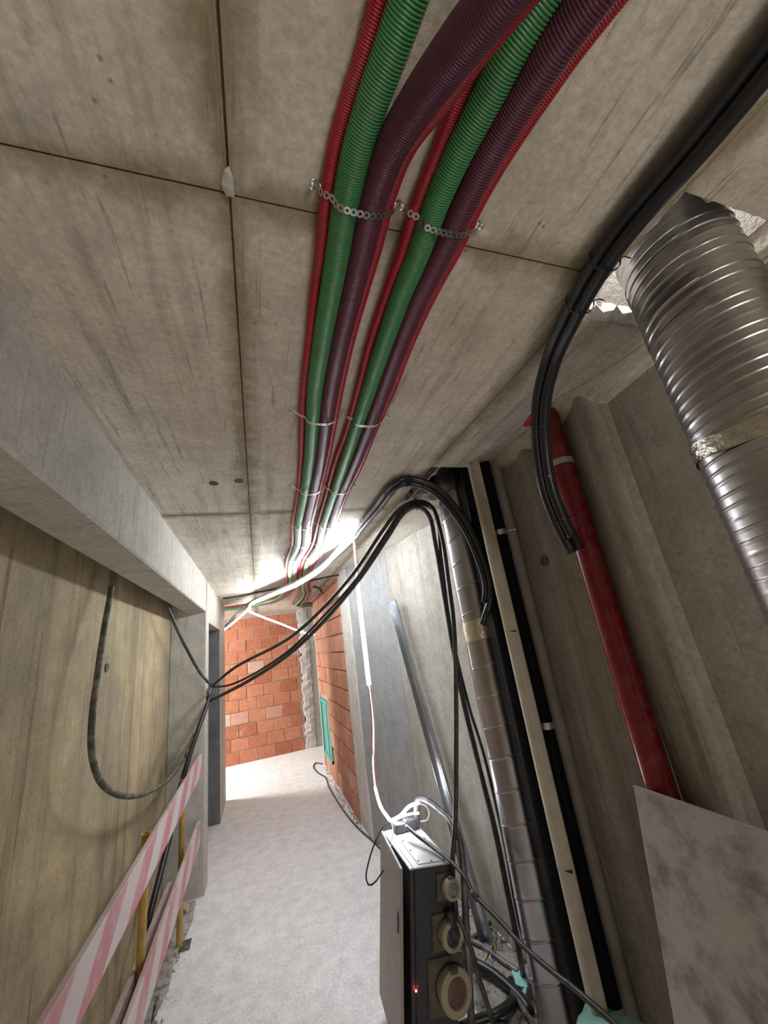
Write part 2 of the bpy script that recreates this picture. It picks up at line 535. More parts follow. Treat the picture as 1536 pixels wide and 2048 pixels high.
def panel(x0, x1, y0, y1):
    bm = bmesh.new()
    dz = random.uniform(-0.0025, 0.0025)
    box_bm(bm, (x0 + G, y0 + G, 2.6 + dz), (x1 - G, y1 - G, 2.66))
    return bm_obj('panel', bm, M['ceiling'], ceiling)


ys = [-3.2, -1.3, 0.515, 2.27, 4.06, 5.7, 7.2, 8.7]
for a, b in zip(ys[:-1], ys[1:]):
    panel(-1.0, -0.024, a, b)
    panel(-0.024, 0.88, a, b)
    if a > 5.5:
        panel(-3.6, -1.0, a, b)
# strip along the pile wall, cut by the two duct openings
for x0, x1, a, b in ((0.88, 1.6, -3.2, 0.315), (1.25, 1.6, 0.315, 0.65), (0.88, 1.6, 0.65, 1.64), (1.37, 1.6, 1.64, 2.13),
                     (0.88, 1.6, 2.13, 3.9), (0.88, 1.6, 3.9, 5.7), (0.88, 2.6, 5.7, 8.7)):
    panel(x0, x1, a, b)
slab_r = structure(bm_obj('trim_1', (lambda bm: (box_bm(bm, (0.885, -3.2, 2.665), (1.6, 0.315, 2.9)), box_bm(bm, (0.885, 0.65, 2.665), (1.6, 1.64, 2.9)),
                   box_bm(bm, (0.885, 2.13, 2.665), (2.6, 8.7, 2.9)), bm)[-1])(bmesh.new()), M['mortar']), 'rough broken slab edge around the duct openings', 'slab edge')
# shafts above the openings
def shaft(name, x0, x1, y0, y1, lab):
    bm = bmesh.new()
    t = 0.05
    z0, z1 = 2.66, 3.9
    box_bm(bm, (x0 - t, y0, z0), (x0, y1, z1)); box_bm(bm, (x1, y0, z0), (x1 + t, y1, z1))
    box_bm(bm, (x0 - t, y0 - t, z0), (x1 + t, y0, z1)); box_bm(bm, (x0 - t, y1, z0), (x1 + t, y1 + t, z1))
    box_bm(bm, (x0 - t, y0 - t, z1), (x1 + t, y1 + t, z1 + t))
    return structure(bm_obj(name, bm, M['mortar']), lab, 'opening')


shaft('trim_2', 0.885, 1.25, 0.315, 0.65, 'pale concrete shaft above the near ribbed duct')
shaft('trim_3', 0.93, 1.37, 1.64, 2.13, 'pale concrete shaft above the smooth far duct')

def jagged(name, a, b, inward, lab, depth=0.03, n=16, mat='mortar'):
    A_, B_, I_ = np.array(a, float), np.array(b, float), np.array(inward, float)
    rows = [[], [], [], []]
    for i in range(n + 1):
        t = i / n
        p = A_ * (1 - t) + B_ * t
        w = depth * (0.15 + 0.85 * rng.random())
        rows[0].append((p[0] - I_[0] * 0.004, p[1] - I_[1] * 0.004, 2.601))
        rows[1].append((p[0] + I_[0] * w * 0.45, p[1] + I_[1] * w * 0.45, 2.602 + 0.01 * rng.random()))
        rows[2].append((p[0] + I_[0] * w, p[1] + I_[1] * w, 2.63 + 0.03 * rng.random()))
        rows[3].append((p[0], p[1], 2.70))
    o = link(name, grid_mesh(name, np.array(rows), close_u=False, smooth=False), M[mat])
    return structure(o, lab, 'slab edge')


jagged('trim_6', (0.885, 0.315), (0.885, 0.66), (1, 0), 'chipped long edge of the near duct opening', 0.035)
jagged('trim_7', (0.885, 0.655), (1.25, 0.655), (0, -1), 'chipped far edge of the near duct opening', 0.03)
jagged('trim_8', (0.90, 0.312), (1.25, 0.312), (0, 1), 'chipped near edge of the near duct opening', 0.02)
jagged('trim_9', (0.93, 1.64), (0.93, 2.14), (1, 0), 'chipped long edge of the far duct opening', 0.06)
jagged('trim_10', (0.93, 2.135), (1.37, 2.135), (0, -1), 'chipped far edge of the far duct opening', 0.05)

# left side: yellowed wall behind the beam, column, pier, niche
wall_left = structure(box('wall_left', (-1.0, -3.2, -0.05), (-0.80, 4.45, 2.62), M['yellow']), 'yellowed concrete wall with dark vertical run stains', 'wall')
beam = structure(box('beam', (-0.665, -3.2, 2.28), (-0.487, 4.34, 2.63), M['beam'], bevel=0.008), 'pale concrete downstand beam along the left wall', 'beam')
# wall above the niche joins beam and pier
bm = bmesh.new()
box_bm(bm, (-0.80, 4.30, -0.02), (-0.487, 4.52, 2.63), bevel=0.006)
column = structure(bm_obj('column', bm, M['beam']), 'square concrete column carrying the end of the beam', 'column')
lintel = structure(box('lintel', (-0.80, 4.52, 2.19), (-0.488, 5.80, 2.63), M['beam']), 'concrete lintel above the narrow niche', 'lintel')
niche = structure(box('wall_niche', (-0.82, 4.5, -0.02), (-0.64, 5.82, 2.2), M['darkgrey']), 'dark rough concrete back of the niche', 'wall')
bm = bmesh.new()
box_bm(bm, (-0.80, 5.80, -0.02), (-0.487, 6.6, 2.63), bevel=0.006)
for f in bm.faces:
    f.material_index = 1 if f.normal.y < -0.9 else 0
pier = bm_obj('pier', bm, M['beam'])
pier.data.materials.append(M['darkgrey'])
structure(pier, 'concrete pier at the corridor corner with a dark rough near face', 'pillar')
wall_side = structure(box('wall_side', (-3.6, 6.4, -0.02), (-0.8, 6.6, 2.63), M['beam']), 'concrete wall of the side room', 'wall')
wall_far_left = structure(box('wall_end', (-3.75, 6.4, -0.02), (-3.6, 8.7, 2.63), M['beam']), 'concrete end wall of the side room', 'wall')
wall_rear = structure(box('wall_front', (-1.0, -3.35, -0.02), (1.6, -3.2, 2.63), M['greywall']), 'concrete wall behind the camera', 'wall')

# right side: pile wall with vertical steps
plan = [(1.315, -3.2), (1.30, 0.70), (1.28, 0.915), (1.262, 0.94), (1.20, 0.958), (1.189, 0.97), (1.192, 0.99), (1.236, 1.12), (1.25, 1.18), (1.252, 1.33), (1.236, 1.37), (1.240, 1.39), (1.262, 1.47), (1.266, 1.60), (1.285, 1.68),
        (1.335, 1.76), (1.345, 2.3), (1.335, 2.75), (1.285, 2.95), (1.255, 3.25), (1.215, 3.46), (1.195, 3.50)]


def wall_strip(name, plan, back, mat, lab, z1=2.64):
    zs = np.linspace(-0.02, z1, 14)
    rows = []
    P = np.array(plan)
    for z in zs:
        rows.append([(x + 0.004 * math.sin(3.1 * z + 5 * y), y, z) for x, y in P])
    V = np.array(rows)
    me = grid_mesh(name, V[:, ::-1], close_u=False, smooth=False)
    o = link(name, me, mat)
    sol = o.modifiers.new('thick', 'SOLIDIFY')
    sol.thickness = back
    sol.offset = -1.0
    return structure(o, lab, 'wall')


wall_right = wall_strip('wall_right', plan, 0.15, M['greywall'], 'grey concrete pile wall with vertical steps behind the pipes')
wall_right2 = wall_strip('wall_return', [(1.195, 3.495), (1.10, 3.83), (0.965, 4.28)], 0.12, M['palewall'], 'smooth pale concrete wall panel turning towards the brick wall')
wall_right2.modifiers['thick'].offset = -1.0
# mortar haunch where the wall meets the slab
hp = [(1.315, 0.2, 1.32), (1.24, 0.75, 1.30), (1.19, 0.94, 1.27), (1.155, 0.99, 1.20), (1.17, 1.10, 1.235), (1.195, 1.25, 1.27), (1.20, 1.45, 1.28), (1.22, 1.62, 1.30)]
V = np.array([[(a, y, 2.599) for a, y, b in hp], [((a + b) / 2 + 0.012, y, 2.56) for a, y, b in hp], [(b + 0.01, y, 2.51) for a, y, b in hp], [(b + 0.01, y, 2.62) for a, y, b in hp]])
haunch = link('trim_4', grid_mesh('trim_4', V, close_u=False, smooth=False), M['ceiling'])
structure(haunch, 'rough mortar fillet between slab and pile wall', 'mortar')

# right brick wall with white mortar column
mcol = structure(box('column_mortar', (0.955, 4.27, -0.02), (1.2, 4.74, 2.63), M['mortar'], bevel=0.01), 'white mortar-faced column between concrete and brick wall', 'column')
wall_brick = structure(box('wall_side_brick', (0.975, 4.70, -0.02), (1.2, 7.14, 2.63), M['joint']), 'hollow clay brick wall along the right side of the passage', 'wall')
wall_back = structure(box('wall_back', (-3.6, 8.44, -0.02), (0.80, 8.65, 2.63), M['joint']), 'orange hollow brick wall closing the end of the passage', 'wall')
rag = []
for z in np.arange(-0.02, 2.64, 0.055):
    l_ = 0.79 + rng.normal(0, 0.022)
    rag.append([(l_, 8.45, z), (l_ + 0.015, 8.40 + rng.normal(0, 0.006), z), (0.90, 8.395 + rng.normal(0, 0.008), z), (0.985 + rng.normal(0, 0.006), 8.41, z), (0.99, 8.66, z), (0.80, 8.66, z)])
mcol2 = structure(link('column_end', grid_mesh('column_end', np.array(rag), smooth=False), M['mortar']), 'ragged white mortar column at the end of the brick wall', 'column')
wall_back2 = structure(box('wall_back_grey', (0.99, 8.43, -0.02), (2.6, 8.65, 2.63), M['beam']), 'grey concrete wall beside the end brick wall', 'wall')
wall_r3 = structure(box('wall_recess', (2.45, 6.9, -0.02), (2.6, 8.5, 2.63), M['beam']), 'concrete wall of the recess beyond the brick wall', 'wall')
whitestrip = structure(box('trim_5', (0.945, 7.14, 0.0), (1.2, 7.175, 2.45), M['whiteboard']), 'white strip at the end of the side brick wall', 'trim')

bm = bmesh.new()
box_bm(bm, (-0.5, -0.5, -0.5), (0.5, 0.5, 0.5))
tmp = bpy.data.meshes.new('brick_unit')


def brick_mesh(l, w, h):
    b2 = bmesh.new()
    box_bm(b2, (-l / 2, -w / 2, -h / 2), (l / 2, w / 2, h / 2), bevel=0.006)
    me = bpy.data.meshes.new('brick')
    b2.to_mesh(me); b2.free()
    return me


bm.free()


def lay(parent, mat, org, axis, length, height, skip=lambda u, z: False, depth=0.05):
    """brick courses laid on a wall face; axis 'x' or 'y'; org is the corner on the face"""
    cache = {}
    bw, bh, j = 0.296, 0.196, 0.017
    nrow = int(height / (bh + j)) + 1
    for r in range(nrow):
        z = 0.0 + r * (bh + j)
        h = min(bh, height - z)
        if h < 0.03:
            continue
        u = -((r % 2) * 0.15 + random.uniform(0, 0.03))
        while u < length - 0.01:
            a, b = max(u, 0.0), min(u + bw, length)
            u += bw + j
            if b - a < 0.03 or skip((a + b) / 2, z + h / 2):
                continue
            key = (round(b - a, 2), round(h, 2))
            if key not in cache:
                cache[key] = brick_mesh(key[0], depth, key[1])
                cache[key].materials.append(mat)
            o = bpy.data.objects.new('brick', cache[key])
            COL.objects.link(o)
            c = (a + b) / 2
            off = random.uniform(-0.005, 0.004)
            if axis == 'x':
                o.location = (org[0] + c, org[1] + off, z + h / 2)
                o.rotation_euler = (random.uniform(-.006, .006), random.uniform(-.012, .012), random.uniform(-.01, .01))
            else:
                o.location = (org[0] + off, org[1] + c, z + h / 2)
                o.rotation_euler = (random.uniform(-.006, .006), random.uniform(-.012, .012), math.pi / 2 + random.uniform(-.01, .01))
            o.parent = parent


lay(wall_back, M['brick'], (-1.62, 8.452), 'x', 2.38, 2.52)
lay(wall_brick, M['brick_side'], (0.972, 4.745), 'y', 2.395, 2.60, skip=lambda u, z: 1.55 < u < 2.45 and 0.2 < z < 1.0)

# teal boxed recess in the side brick wall
tb = bmesh.new()
y0, y1, z0, z1 = 6.28, 7.12, 0.18, 0.99
box_bm(tb, (0.945, y0, z0), (1.0, y0 + 0.05, z1)); box_bm(tb, (0.945, y1 - 0.05, z0), (1.0, y1, z1))
box_bm(tb, (0.945, y0, z1 - 0.05), (1.0, y1, z1)); box_bm(tb, (0.945, y0, z0), (1.0, y1, z0 + 0.05))
teal = thing('wall_box', 'turquoise flush box set low into the side brick wall', 'box', (0.96, 6.7, 0.18))
under(bm_obj('frame', tb, M['teal']), teal)
under(box('back_panel', (0.965, y0 + 0.05, z0 + 0.05), (0.975, y1 - 0.05, z1 - 0.05), M['teal']), teal)
under(box('divider', (0.95, 6.62, z0 + 0.05), (0.968, 6.66, z1 - 0.05), M['greypipe']), teal)

# ------------------------------------------------------------------ conduits under the ceiling
CD = {
 'red_a':    [(0.175, 0.227, 2.586), (0.168, 0.275, 2.586), (0.156, 0.332, 2.586), (0.147, 0.4, 2.586), (0.145, 0.477, 2.583), (0.149, 0.575, 2.583), (0.151, 0.676, 2.586), (0.157, 0.834, 2.586), (0.163, 1.049, 2.584), (0.181, 1.283, 2.583), (0.204, 1.556, 2.586), (0.223, 1.917, 2.583), (0.239, 2.453, 2.583), (0.277, 2.995, 2.583), (0.27, 3.542, 2.583), (0.303, 4.148, 2.583), (0.347, 4.76, 2.583)],
 'green_a':  [(0.209, 0.213, 2.57), (0.201, 0.26, 2.57), (0.19, 0.317, 2.57), (0.181, 0.383, 2.57), (0.179, 0.462, 2.57), (0.182, 0.559, 2.57), (0.184, 0.656, 2.57), (0.187, 0.811, 2.57), (0.195, 1.026, 2.57), (0.215, 1.259, 2.57), (0.236, 1.523, 2.57), (0.253, 1.886, 2.57), (0.27, 2.417, 2.57), (0.311, 2.954, 2.57), (0.301, 3.495, 2.57), (0.335, 4.095, 2.57), (0.39, 4.707, 2.57)],
 'purple_a': [(0.267, 0.153, 2.44), (0.257, 0.21, 2.48), (0.247, 0.284, 2.53), (0.232, 0.365, 2.558), (0.227, 0.451, 2.57), (0.23, 0.549, 2.57), (0.232, 0.647, 2.57), (0.234, 0.804, 2.57), (0.243, 1.021, 2.57), (0.261, 1.256, 2.57), (0.282, 1.522, 2.57), (0.295, 1.888, 2.57), (0.319, 2.424, 2.57), (0.366, 2.967, 2.57), (0.351, 3.511, 2.57), (0.388, 4.117, 2.57), (0.433, 4.729, 2.57)],
 'red_b':    [(0.314, 0.151, 2.47), (0.301, 0.207, 2.5), (0.288, 0.276, 2.535), (0.264, 0.361, 2.565), (0.262, 0.452, 2.583), (0.265, 0.552, 2.583), (0.266, 0.655, 2.586), (0.268, 0.817, 2.586), (0.28, 1.036, 2.584), (0.298, 1.275, 2.583), (0.319, 1.553, 2.586), (0.335, 1.921, 2.583), (0.358, 2.469, 2.583), (0.405, 3.024, 2.583), (0.39, 3.581, 2.583), (0.439, 4.206, 2.583), (0.49, 4.836, 2.583)],
 'red_c':    [(0.342, 0.184, 2.586), (0.332, 0.234, 2.586), (0.325, 0.292, 2.586), (0.323, 0.359, 2.586), (0.318, 0.44, 2.583), (0.322, 0.541, 2.583), (0.322, 0.645, 2.586), (0.324, 0.808, 2.586), (0.339, 1.029, 2.584), (0.353, 1.271, 2.583), (0.358, 1.552, 2.586), (0.378, 1.923, 2.583), (0.406, 2.476, 2.583), (0.438, 3.032, 2.583), (0.424, 3.591, 2.583), (0.461, 4.215, 2.583), (0.532, 5.086, 2.583), (0.601, 6.06, 2.583), (0.603, 7.142, 2.583)],
 'green_b':  [(0.381, 0.167, 2.567), (0.371, 0.217, 2.568), (0.364, 0.275, 2.57), (0.354, 0.343, 2.57), (0.349, 0.425, 2.57), (0.353, 0.525, 2.57), (0.351, 0.625, 2.57), (0.356, 0.786, 2.57), (0.368, 1.007, 2.57), (0.38, 1.248, 2.57), (0.394, 1.519, 2.57), (0.41, 1.893, 2.57), (0.436, 2.439, 2.57), (0.48, 2.993, 2.57), (0.464, 3.547, 2.57), (0.497, 4.164, 2.57), (0.59, 5.286, 2.57), (0.656, 5.796, 2.57), (0.678, 6.551, 2.57), (0.67, 7.32, 2.57)],
 'purple_b': [(0.429, 0.143, 2.535), (0.419, 0.195, 2.545), (0.414, 0.258, 2.56), (0.407, 0.33, 2.568), (0.404, 0.413, 2.57), (0.403, 0.515, 2.57), (0.398, 0.617, 2.57), (0.402, 0.779, 2.57), (0.416, 1.001, 2.57), (0.431, 1.244, 2.57), (0.443, 1.518, 2.57), (0.452, 1.894, 2.57), (0.485, 2.446, 2.57), (0.526, 3.003, 2.57), (0.512, 3.563, 2.57), (0.537, 4.181, 2.57), (0.63, 5.225, 2.57), (0.707, 5.73, 2.57), (0.75, 6.546, 2.57), (0.778, 7.501, 2.57)],
 'red_d':    [(0.491, 0.141, 2.575), (0.475, 0.195, 2.578), (0.462, 0.256, 2.58), (0.45, 0.328, 2.583), (0.441, 0.413, 2.583), (0.442, 0.517, 2.583), (0.438, 0.624, 2.586), (0.44, 0.79, 2.586), (0.456, 1.015, 2.584), (0.465, 1.263, 2.583), (0.485, 1.549, 2.586), (0.491, 1.928, 2.583), (0.521, 2.491, 2.583), (0.569, 3.062, 2.583), (0.551, 3.633, 2.583), (0.575, 4.264, 2.583), (0.673, 5.248, 2.583), (0.759, 5.854, 2.583), (0.818, 6.7, 2.583), (0.866, 7.535, 2.583)],
}
LBL = {
 'red_a': 'thin red corrugated conduit, outermost on the left of the ceiling run',
 'green_a': 'thick green corrugated conduit, the left of the two green ones',
 'purple_a': 'thick dark purple corrugated conduit sagging beside the left green one',
 'red_b': 'thin red conduit crossing over in front between the two conduit sets',
 'red_c': 'thin red conduit hugging the left of the right green conduit',
 'green_b': 'thick green corrugated conduit, the right of the two green ones',
 'purple_b': 'thick dark purple corrugated conduit, rightmost of the purple pair',
 'red_d': 'thin red corrugated conduit, outermost on the right of the ceiling run',
}
for k, P in CD.items():
    P = [np.array(p) for p in P]
    d = P[0] - P[1]
    d = d / np.linalg.norm(d)
    P = [P[0] + d * 1.1, P[0] + d * 0.35] + P
    for q in P[:2]:
        q[2] = min(q[2], 2.57)
    if k.endswith('_a') or k == 'red_b':      # this set turns into the side room
        i = ('red_a', 'green_a', 'purple_a', 'red_b').index(k)
        e = P[-1]
        P += [np.array((e[0] - 0.02, e[1] + 0.5 + 0.05 * i, e[2])), np.array((e[0] - 0.22, 6.3 + 0.08 * i, e[2])), np.array((-0.6, 6.75 + 0.08 * i, e[2])), np.array((-2.2, 6.8 + 0.08 * i, e[2]))]
    else:
        i = ('red_c', 'green_b', 'purple_b', 'red_d').index(k)
        e = P[-1]
        P += [np.array((e[0] + 0.05, e[1] + 0.12, e[2])), np.array((e[0] + 0.3, e[1] + 0.2, e[2] - 0.0)), np.array((1.4, e[1] + 0.25, e[2]))]
    big = not k.startswith('red')
    color = k.split('_')[0]
    o = tube({'red': 'red_conduit', 'green': 'green_conduit', 'purple': 'purple_conduit'}[color], P, (0.0275 if color == 'purple' else 0.0255) if big else 0.0125, M[color + '_tube'],
             sides=20 if big else 12, step=0.03, ribs=((0.0046, 0.0017, 3.3) if big else (0.0038, 0.0011, 3.1)))
    tag(o, LBL[k], 'conduit', 'corrugated conduits along the ceiling')

# ------------------------------------------------------------------ perforated straps with screws
def screw(parent, x, y, z=2.6, ax=(0, 0, -1)):
    lathe('screw', [(0.0, -0.002), (0.0025, -0.002), (0.0025, 0.012), (0.006, 0.013), (0.0065, 0.016), (0.003, 0.019), (0.0, 0.0195)], (x, y, z), ax, M['steel'], parent, sides=8)


def strap_mesh(path, width, holes):
    C = catmull(path, 12)
    seg = np.linalg.norm(np.diff(C, axis=0), axis=1)
    S = np.concatenate([[0], np.cumsum(seg)])
    n = max(6, int(S[-1] / (0.0115 if holes else 0.02)))
    verts, faces = [], []
    Yv = np.array((0, 1.0, 0))
    def at(s):
        return np.array([np.interp(s, S, C[:, i]) for i in range(3)])
    tl = S[-1] / n
    for i in range(n):
        sm = (i + 0.5) * tl
        p = at(sm); t = at(min(S[-1], sm + 0.002)) - at(max(0, sm - 0.002)); t /= np.linalg.norm(t)
        nn = np.cross(t, Yv)
        w = width / 2
        outer = [(-.5, -.55), (-.2, -1), (.2, -1), (.5, -.55), (.5, .55), (.2, 1), (-.2, 1), (-.5, .55)]
        rr = 0.27
        inner = [(rr * math.cos(a), rr * 1.0 * math.sin(a)) for a in (math.radians(d) for d in (-155, -112, -68, -25, 25, 68, 112, 155))]
        b = len(verts)
        for dn in (-0.0008, 0.0008):
            for (u, v) in outer:
                verts.append(p + t * u * tl + Yv * v * w + nn * dn)
            for (u, v) in inner:
                verts.append(p + t * u * tl * (1 if holes else 0.05) + Yv * (v * tl * (1 if holes else 0.05)) + nn * dn)
        for k in range(8):
            k2 = (k + 1) % 8
            faces.append((b + k, b + k2, b + 8 + k2, b + 8 + k))
            faces.append((b + 16 + k2, b + 16 + k, b + 24 + k, b + 24 + k2))
            faces.append((b + k2, b + k, b + 16 + k, b + 16 + k2))
            faces.append((b + 8 + k, b + 8 + k2, b + 24 + k2, b + 24 + k))
    return mesh_np('strap', verts, faces, smooth=False)


def conduit_at(k, y):
    P = np.array(CD[k])
    return float(np.interp(y, P[:, 1], P[:, 0]))


ROWS = [0.461, 1.178, 1.846, 2.47, 2.95, 3.45]
ORD = ('nearest', 'second', 'third', 'fourth', 'fifth', 'last')
for i, y in enumerate(ROWS):
    for s, (ks, side) in enumerate(((('red_a', 'green_a', 'purple_a', 'red_b'), 'left'), (('red_c', 'green_b', 'purple_b', 'red_d'), 'right'))):
        xs = [conduit_at(k, y) for k in ks]
        x0, x1 = xs[0] - 0.042, xs[3] + 0.03
        if i == 0 and s == 0:
            x0 = xs[0] - 0.028
        path = [(x0, y, 2.5985), (x0 + 0.012, y, 2.592), (xs[0] - 0.012, y, 2.575), (xs[0] + 0.006, y, 2.566), (xs[1] - 0.016, y, 2.5465), (xs[1], y, 2.5415),
                (xs[2], y, 2.5415), (xs[2] + 0.018, y, 2.548), (xs[3] + 0.008, y, 2.567), (xs[3] + 0.0165, y, 2.58), (x1 - 0.006, y, 2.593), (x1, y, 2.5985)]
        t = thing('perforated_strap', 'perforated steel strap under the %s conduit set, %s row from the camera' % (side, ORD[i]), 'strap', (0.5 * (x0 + x1), y, 2.5985), 'perforated straps holding the conduits')
        under(link('band', strap_mesh(path, 0.0135 if i < 3 else 0.009, i < 3), M['steel']), t)
        for x in (x0, x1):
            lathe_o = lathe('screw', [(0.0, 0.001), (0.003, 0.001), (0.003, 0.010), (0.0065, 0.011), (0.0065, 0.015), (0.003, 0.018), (0.0, 0.0185)], (x, y, 2.6), (0, 0, -1), M['steel'], None, sides=8)
            under(lathe_o, t)

# ------------------------------------------------------------------ black conduit bundles
def tie(parent, C, i, r, wide=0.0045):
    """zip tie loop around a path point"""
    T, N, B = frames(C)
    th = np.linspace(0, 2 * math.pi, 20, endpoint=False)
    V = []
    for dr, ds in ((0, -wide / 2), (0.0016, -wide / 2), (0.0016, wide / 2), (0, wide / 2)):
        V.append(C[i] + T[i] * ds + (r + dr) * (np.cos(th)[:, None] * N[i] + np.sin(th)[:, None] * B[i]))
    V = np.array(V + [V[0]])
    o = under(link('zip_tie', grid_mesh('zip_tie', V, caps=False, smooth=False), M['black']), parent)
    tail = [C[i] + B[i] * (r + 0.001), C[i] + B[i] * (r + 0.014) + N[i] * 0.004, C[i] + B[i] * (r + 0.028) - N[i] * 0.003]
    under(tube('zip_tie_tail', tail, 0.0016, M['black'], sides=6, step=0.01), parent)


PA = [(0.755, -0.004, 2.562), (0.766, 0.118, 2.562), (0.773, 0.224, 2.562), (0.774, 0.389, 2.562), (0.797, 0.488, 2.562), (0.841, 0.617, 2.56), (0.895, 0.754, 2.549), (0.925, 0.87, 2.477), (0.956, 0.954, 2.373), (0.983, 1.011, 2.227), (1.009, 1.027, 2.101), (1.038, 1.027, 1.988)]
bunA = thing('conduit_bundle', 'bundle of black plastic conduits bending off the ceiling in front of the red pipe', 'conduit bundle', PA[4])
rA = 0.0165
for a, b, cut in ((0.0, -rA, 0), (0.0, rA, 0), (-0.026, 0.0, 0)):
    Cp = offset_path(PA, a, b)
    if a < 0:
        Cp = Cp[:-4]
    under(tube('conduit', Cp, rA, M['black'], sides=14, step=0.025, dense=False), bunA)
CA = offset_path(PA, -0.008, 0)
for i in (36, 46, 76, 88, 100):
    tie(bunA, CA, min(i, len(CA) - 3), 0.036)

PB = [(1.035, 1.711, 1.79), (1.102, 1.681, 1.948), (1.095, 1.685, 2.128), (1.044, 1.706, 2.34), (0.932, 1.735, 2.526), (0.803, 1.755, 2.586), (0.733, 1.75, 2.575), (0.72, 2.09, 2.57), (0.711, 2.472, 2.565), (0.708, 2.805, 2.558), (0.56, 3.518, 2.495), (0.382, 4.119, 2.465), (0.172, 4.695, 2.465), (-0.079, 5.494, 2.48)]
PB += [(-0.42, 7.0, 2.42), (-0.75, 7.3, 2.15)]
bunB = thing('conduit_bundle', 'bundle of black plastic conduits arching off the ceiling before the far smooth duct', 'conduit bundle', PB[6])
rB = 0.0155
for a, b, cut in ((0.0, -rB, 0), (0.0, rB, 3), (0.025, 0.0, 6)):
    Cp = offset_path(PB, a, b)[cut:]
    under(tube('conduit', Cp, rB, M['black'], sides=14, step=0.03, dense=False), bunB)
CB = offset_path(PB, 0.008, 0)
for i in (22, 32, 44, 52, 64, 76, 88):
    tie(bunB, CB, min(i, len(CB) - 3), 0.034)

# ------------------------------------------------------------------ hanging black supply cables
hub = (-0.46, 4.18)
lp = (0.95, 2.07)
K1 = [(-0.414, 4.111, 1.592), (-0.2, 3.79, 1.726), (0.228, 3.15, 1.894), (0.458, 2.806, 2.066), (0.627, 2.554, 2.235), (0.795, 2.302, 2.458), (0.886, 2.165, 2.56), (0.965, 2.076, 2.575), (1.048, 2.047, 2.532), (1.089, 2.06, 2.328), (1.095, 2.091, 2.071), (1.08, 2.098, 1.81), (1.023, 2.127, 1.418), (0.948, 2.139, 1.049), (0.902, 2.138, 0.865), (0.854, 2.135, 0.716), (0.836, 2.143, 0.489), (1.023, 2.534, 0.06)]
K2 = [(-0.433, 4.14, 1.468), (-0.077, 3.606, 1.616), (0.222, 3.159, 1.779), (0.452, 2.816, 1.971), (0.648, 2.522, 2.18), (0.813, 2.275, 2.405), (0.896, 2.152, 2.52), (0.953, 2.049, 2.532), (1.024, 2.06, 2.484), (1.079, 2.144, 2.287), (1.098, 2.19, 1.964), (1.095, 2.192, 1.671), (1.097, 2.191, 1.412), (1.117, 2.181, 1.049), (1.125, 2.154, 0.783), (1.124, 2.143, 0.5), (1.117, 2.124, 0.378), (1.244, 2.373, 0.05)]
K3 = [(-0.414, 4.111, 1.584), (-0.268, 3.893, 1.587), (-0.076, 3.605, 1.647), (0.224, 3.157, 1.807), (0.454, 2.812, 2.008), (0.645, 2.527, 2.201), (0.809, 2.281, 2.431), (0.893, 2.155, 2.542), (0.964, 2.066, 2.554), (1.077, 2.077, 2.508), (1.098, 2.134, 2.235), (1.102, 2.188, 1.873), (1.119, 2.213, 1.611), (1.145, 2.222, 1.335), (1.179, 2.227, 1.123), (1.181, 2.203, 0.935), (1.19, 2.199, 0.665), (1.186, 2.201, 0.396)]
K3.append((1.3, 2.35, 0.03))
KL = [(-0.73, 2.387, 2.372), (-0.72, 2.342, 2.224), (-0.7, 2.228, 2.014), (-0.69, 2.164, 1.814), (-0.68, 2.115, 1.636), (-0.68, 2.139, 1.519), (-0.68, 2.236, 1.401), (-0.68, 2.432, 1.289), (-0.67, 2.732, 1.182), (-0.66, 3.101, 1.102), (-0.64, 3.592, 1.047), (-0.6, 4.078, 1.104), (-0.55, 4.431, 1.295), (-0.48, 4.418, 1.458)]
KL.insert(0, (-0.745, KL[0][1], 2.5))
KL += [(-0.46, 4.18, 1.56)]
KM = [(-0.7, 3.464, 2.333), (-0.66, 3.603, 2.173), (-0.633, 4.1, 1.956), (-0.528, 4.22, 1.721), (-0.433, 4.22, 1.597)]
KM.insert(0, (-0.74, KM[0][1] - 0.05, 2.5))
KD = [(-0.465, 4.527, 1.573), (-0.475, 4.295, 1.426), (-0.52, 4.069, 1.261), (-0.57, 3.955, 1.086), (-0.61, 3.864, 0.925), (-0.64, 3.738, 0.712), (-0.66, 3.542, 0.556), (-0.68, 3.334, 0.396), (-0.69, 3.262, 0.295)]
KD.append((-0.70, KD[-1][1] - 0.1, 0.02))
c1 = thing('power_cable', 'black power cable hung from ceiling tie to column, upper of the sagging pair', 'cable', K1[7])
under(tube('cable', K1, 0.0125, M['cable'], sides=12, step=0.03), c1)
CK = catmull(K1, 10)
tie(c1, CK, 70, 0.022)
under(tube('tie_wire', [(K1[7][0], K1[7][1], 2.598), (K1[7][0] + 0.004, K1[7][1], 2.56), (K1[7][0] - 0.01, K1[7][1] - 0.01, 2.51)], 0.002, M['black'], sides=6, step=0.01), c1)
c2 = tag(tube('power_cable', K2, 0.014, M['cable'], sides=12, step=0.03), 'thick black power cable, lower of the pair sagging across the passage', 'cable')
c3 = tag(tube('power_cable', K3, 0.009, M['cable'], sides=10, step=0.03), 'thinner black cable running between the sagging pair down past the smooth duct', 'cable')
c4_ = thing('power_cable', 'dusty grey cable hanging in a deep loop before the yellowed wall', 'cable', KL[1])
under(tube('cable', KL, 0.0135, M['dusty_cable'], sides=12, step=0.03), c4_)
c5 = thing('power_cable', 'dark cable slanting from the beam down to the tied knot at the column', 'cable', KM[1])
under(tube('cable', KM, 0.0125, M['cable'], sides=12, step=0.03), c5)
tie(c5, catmull(KM, 10), len(catmull(KM, 10)) - 4, 0.020, 0.008)
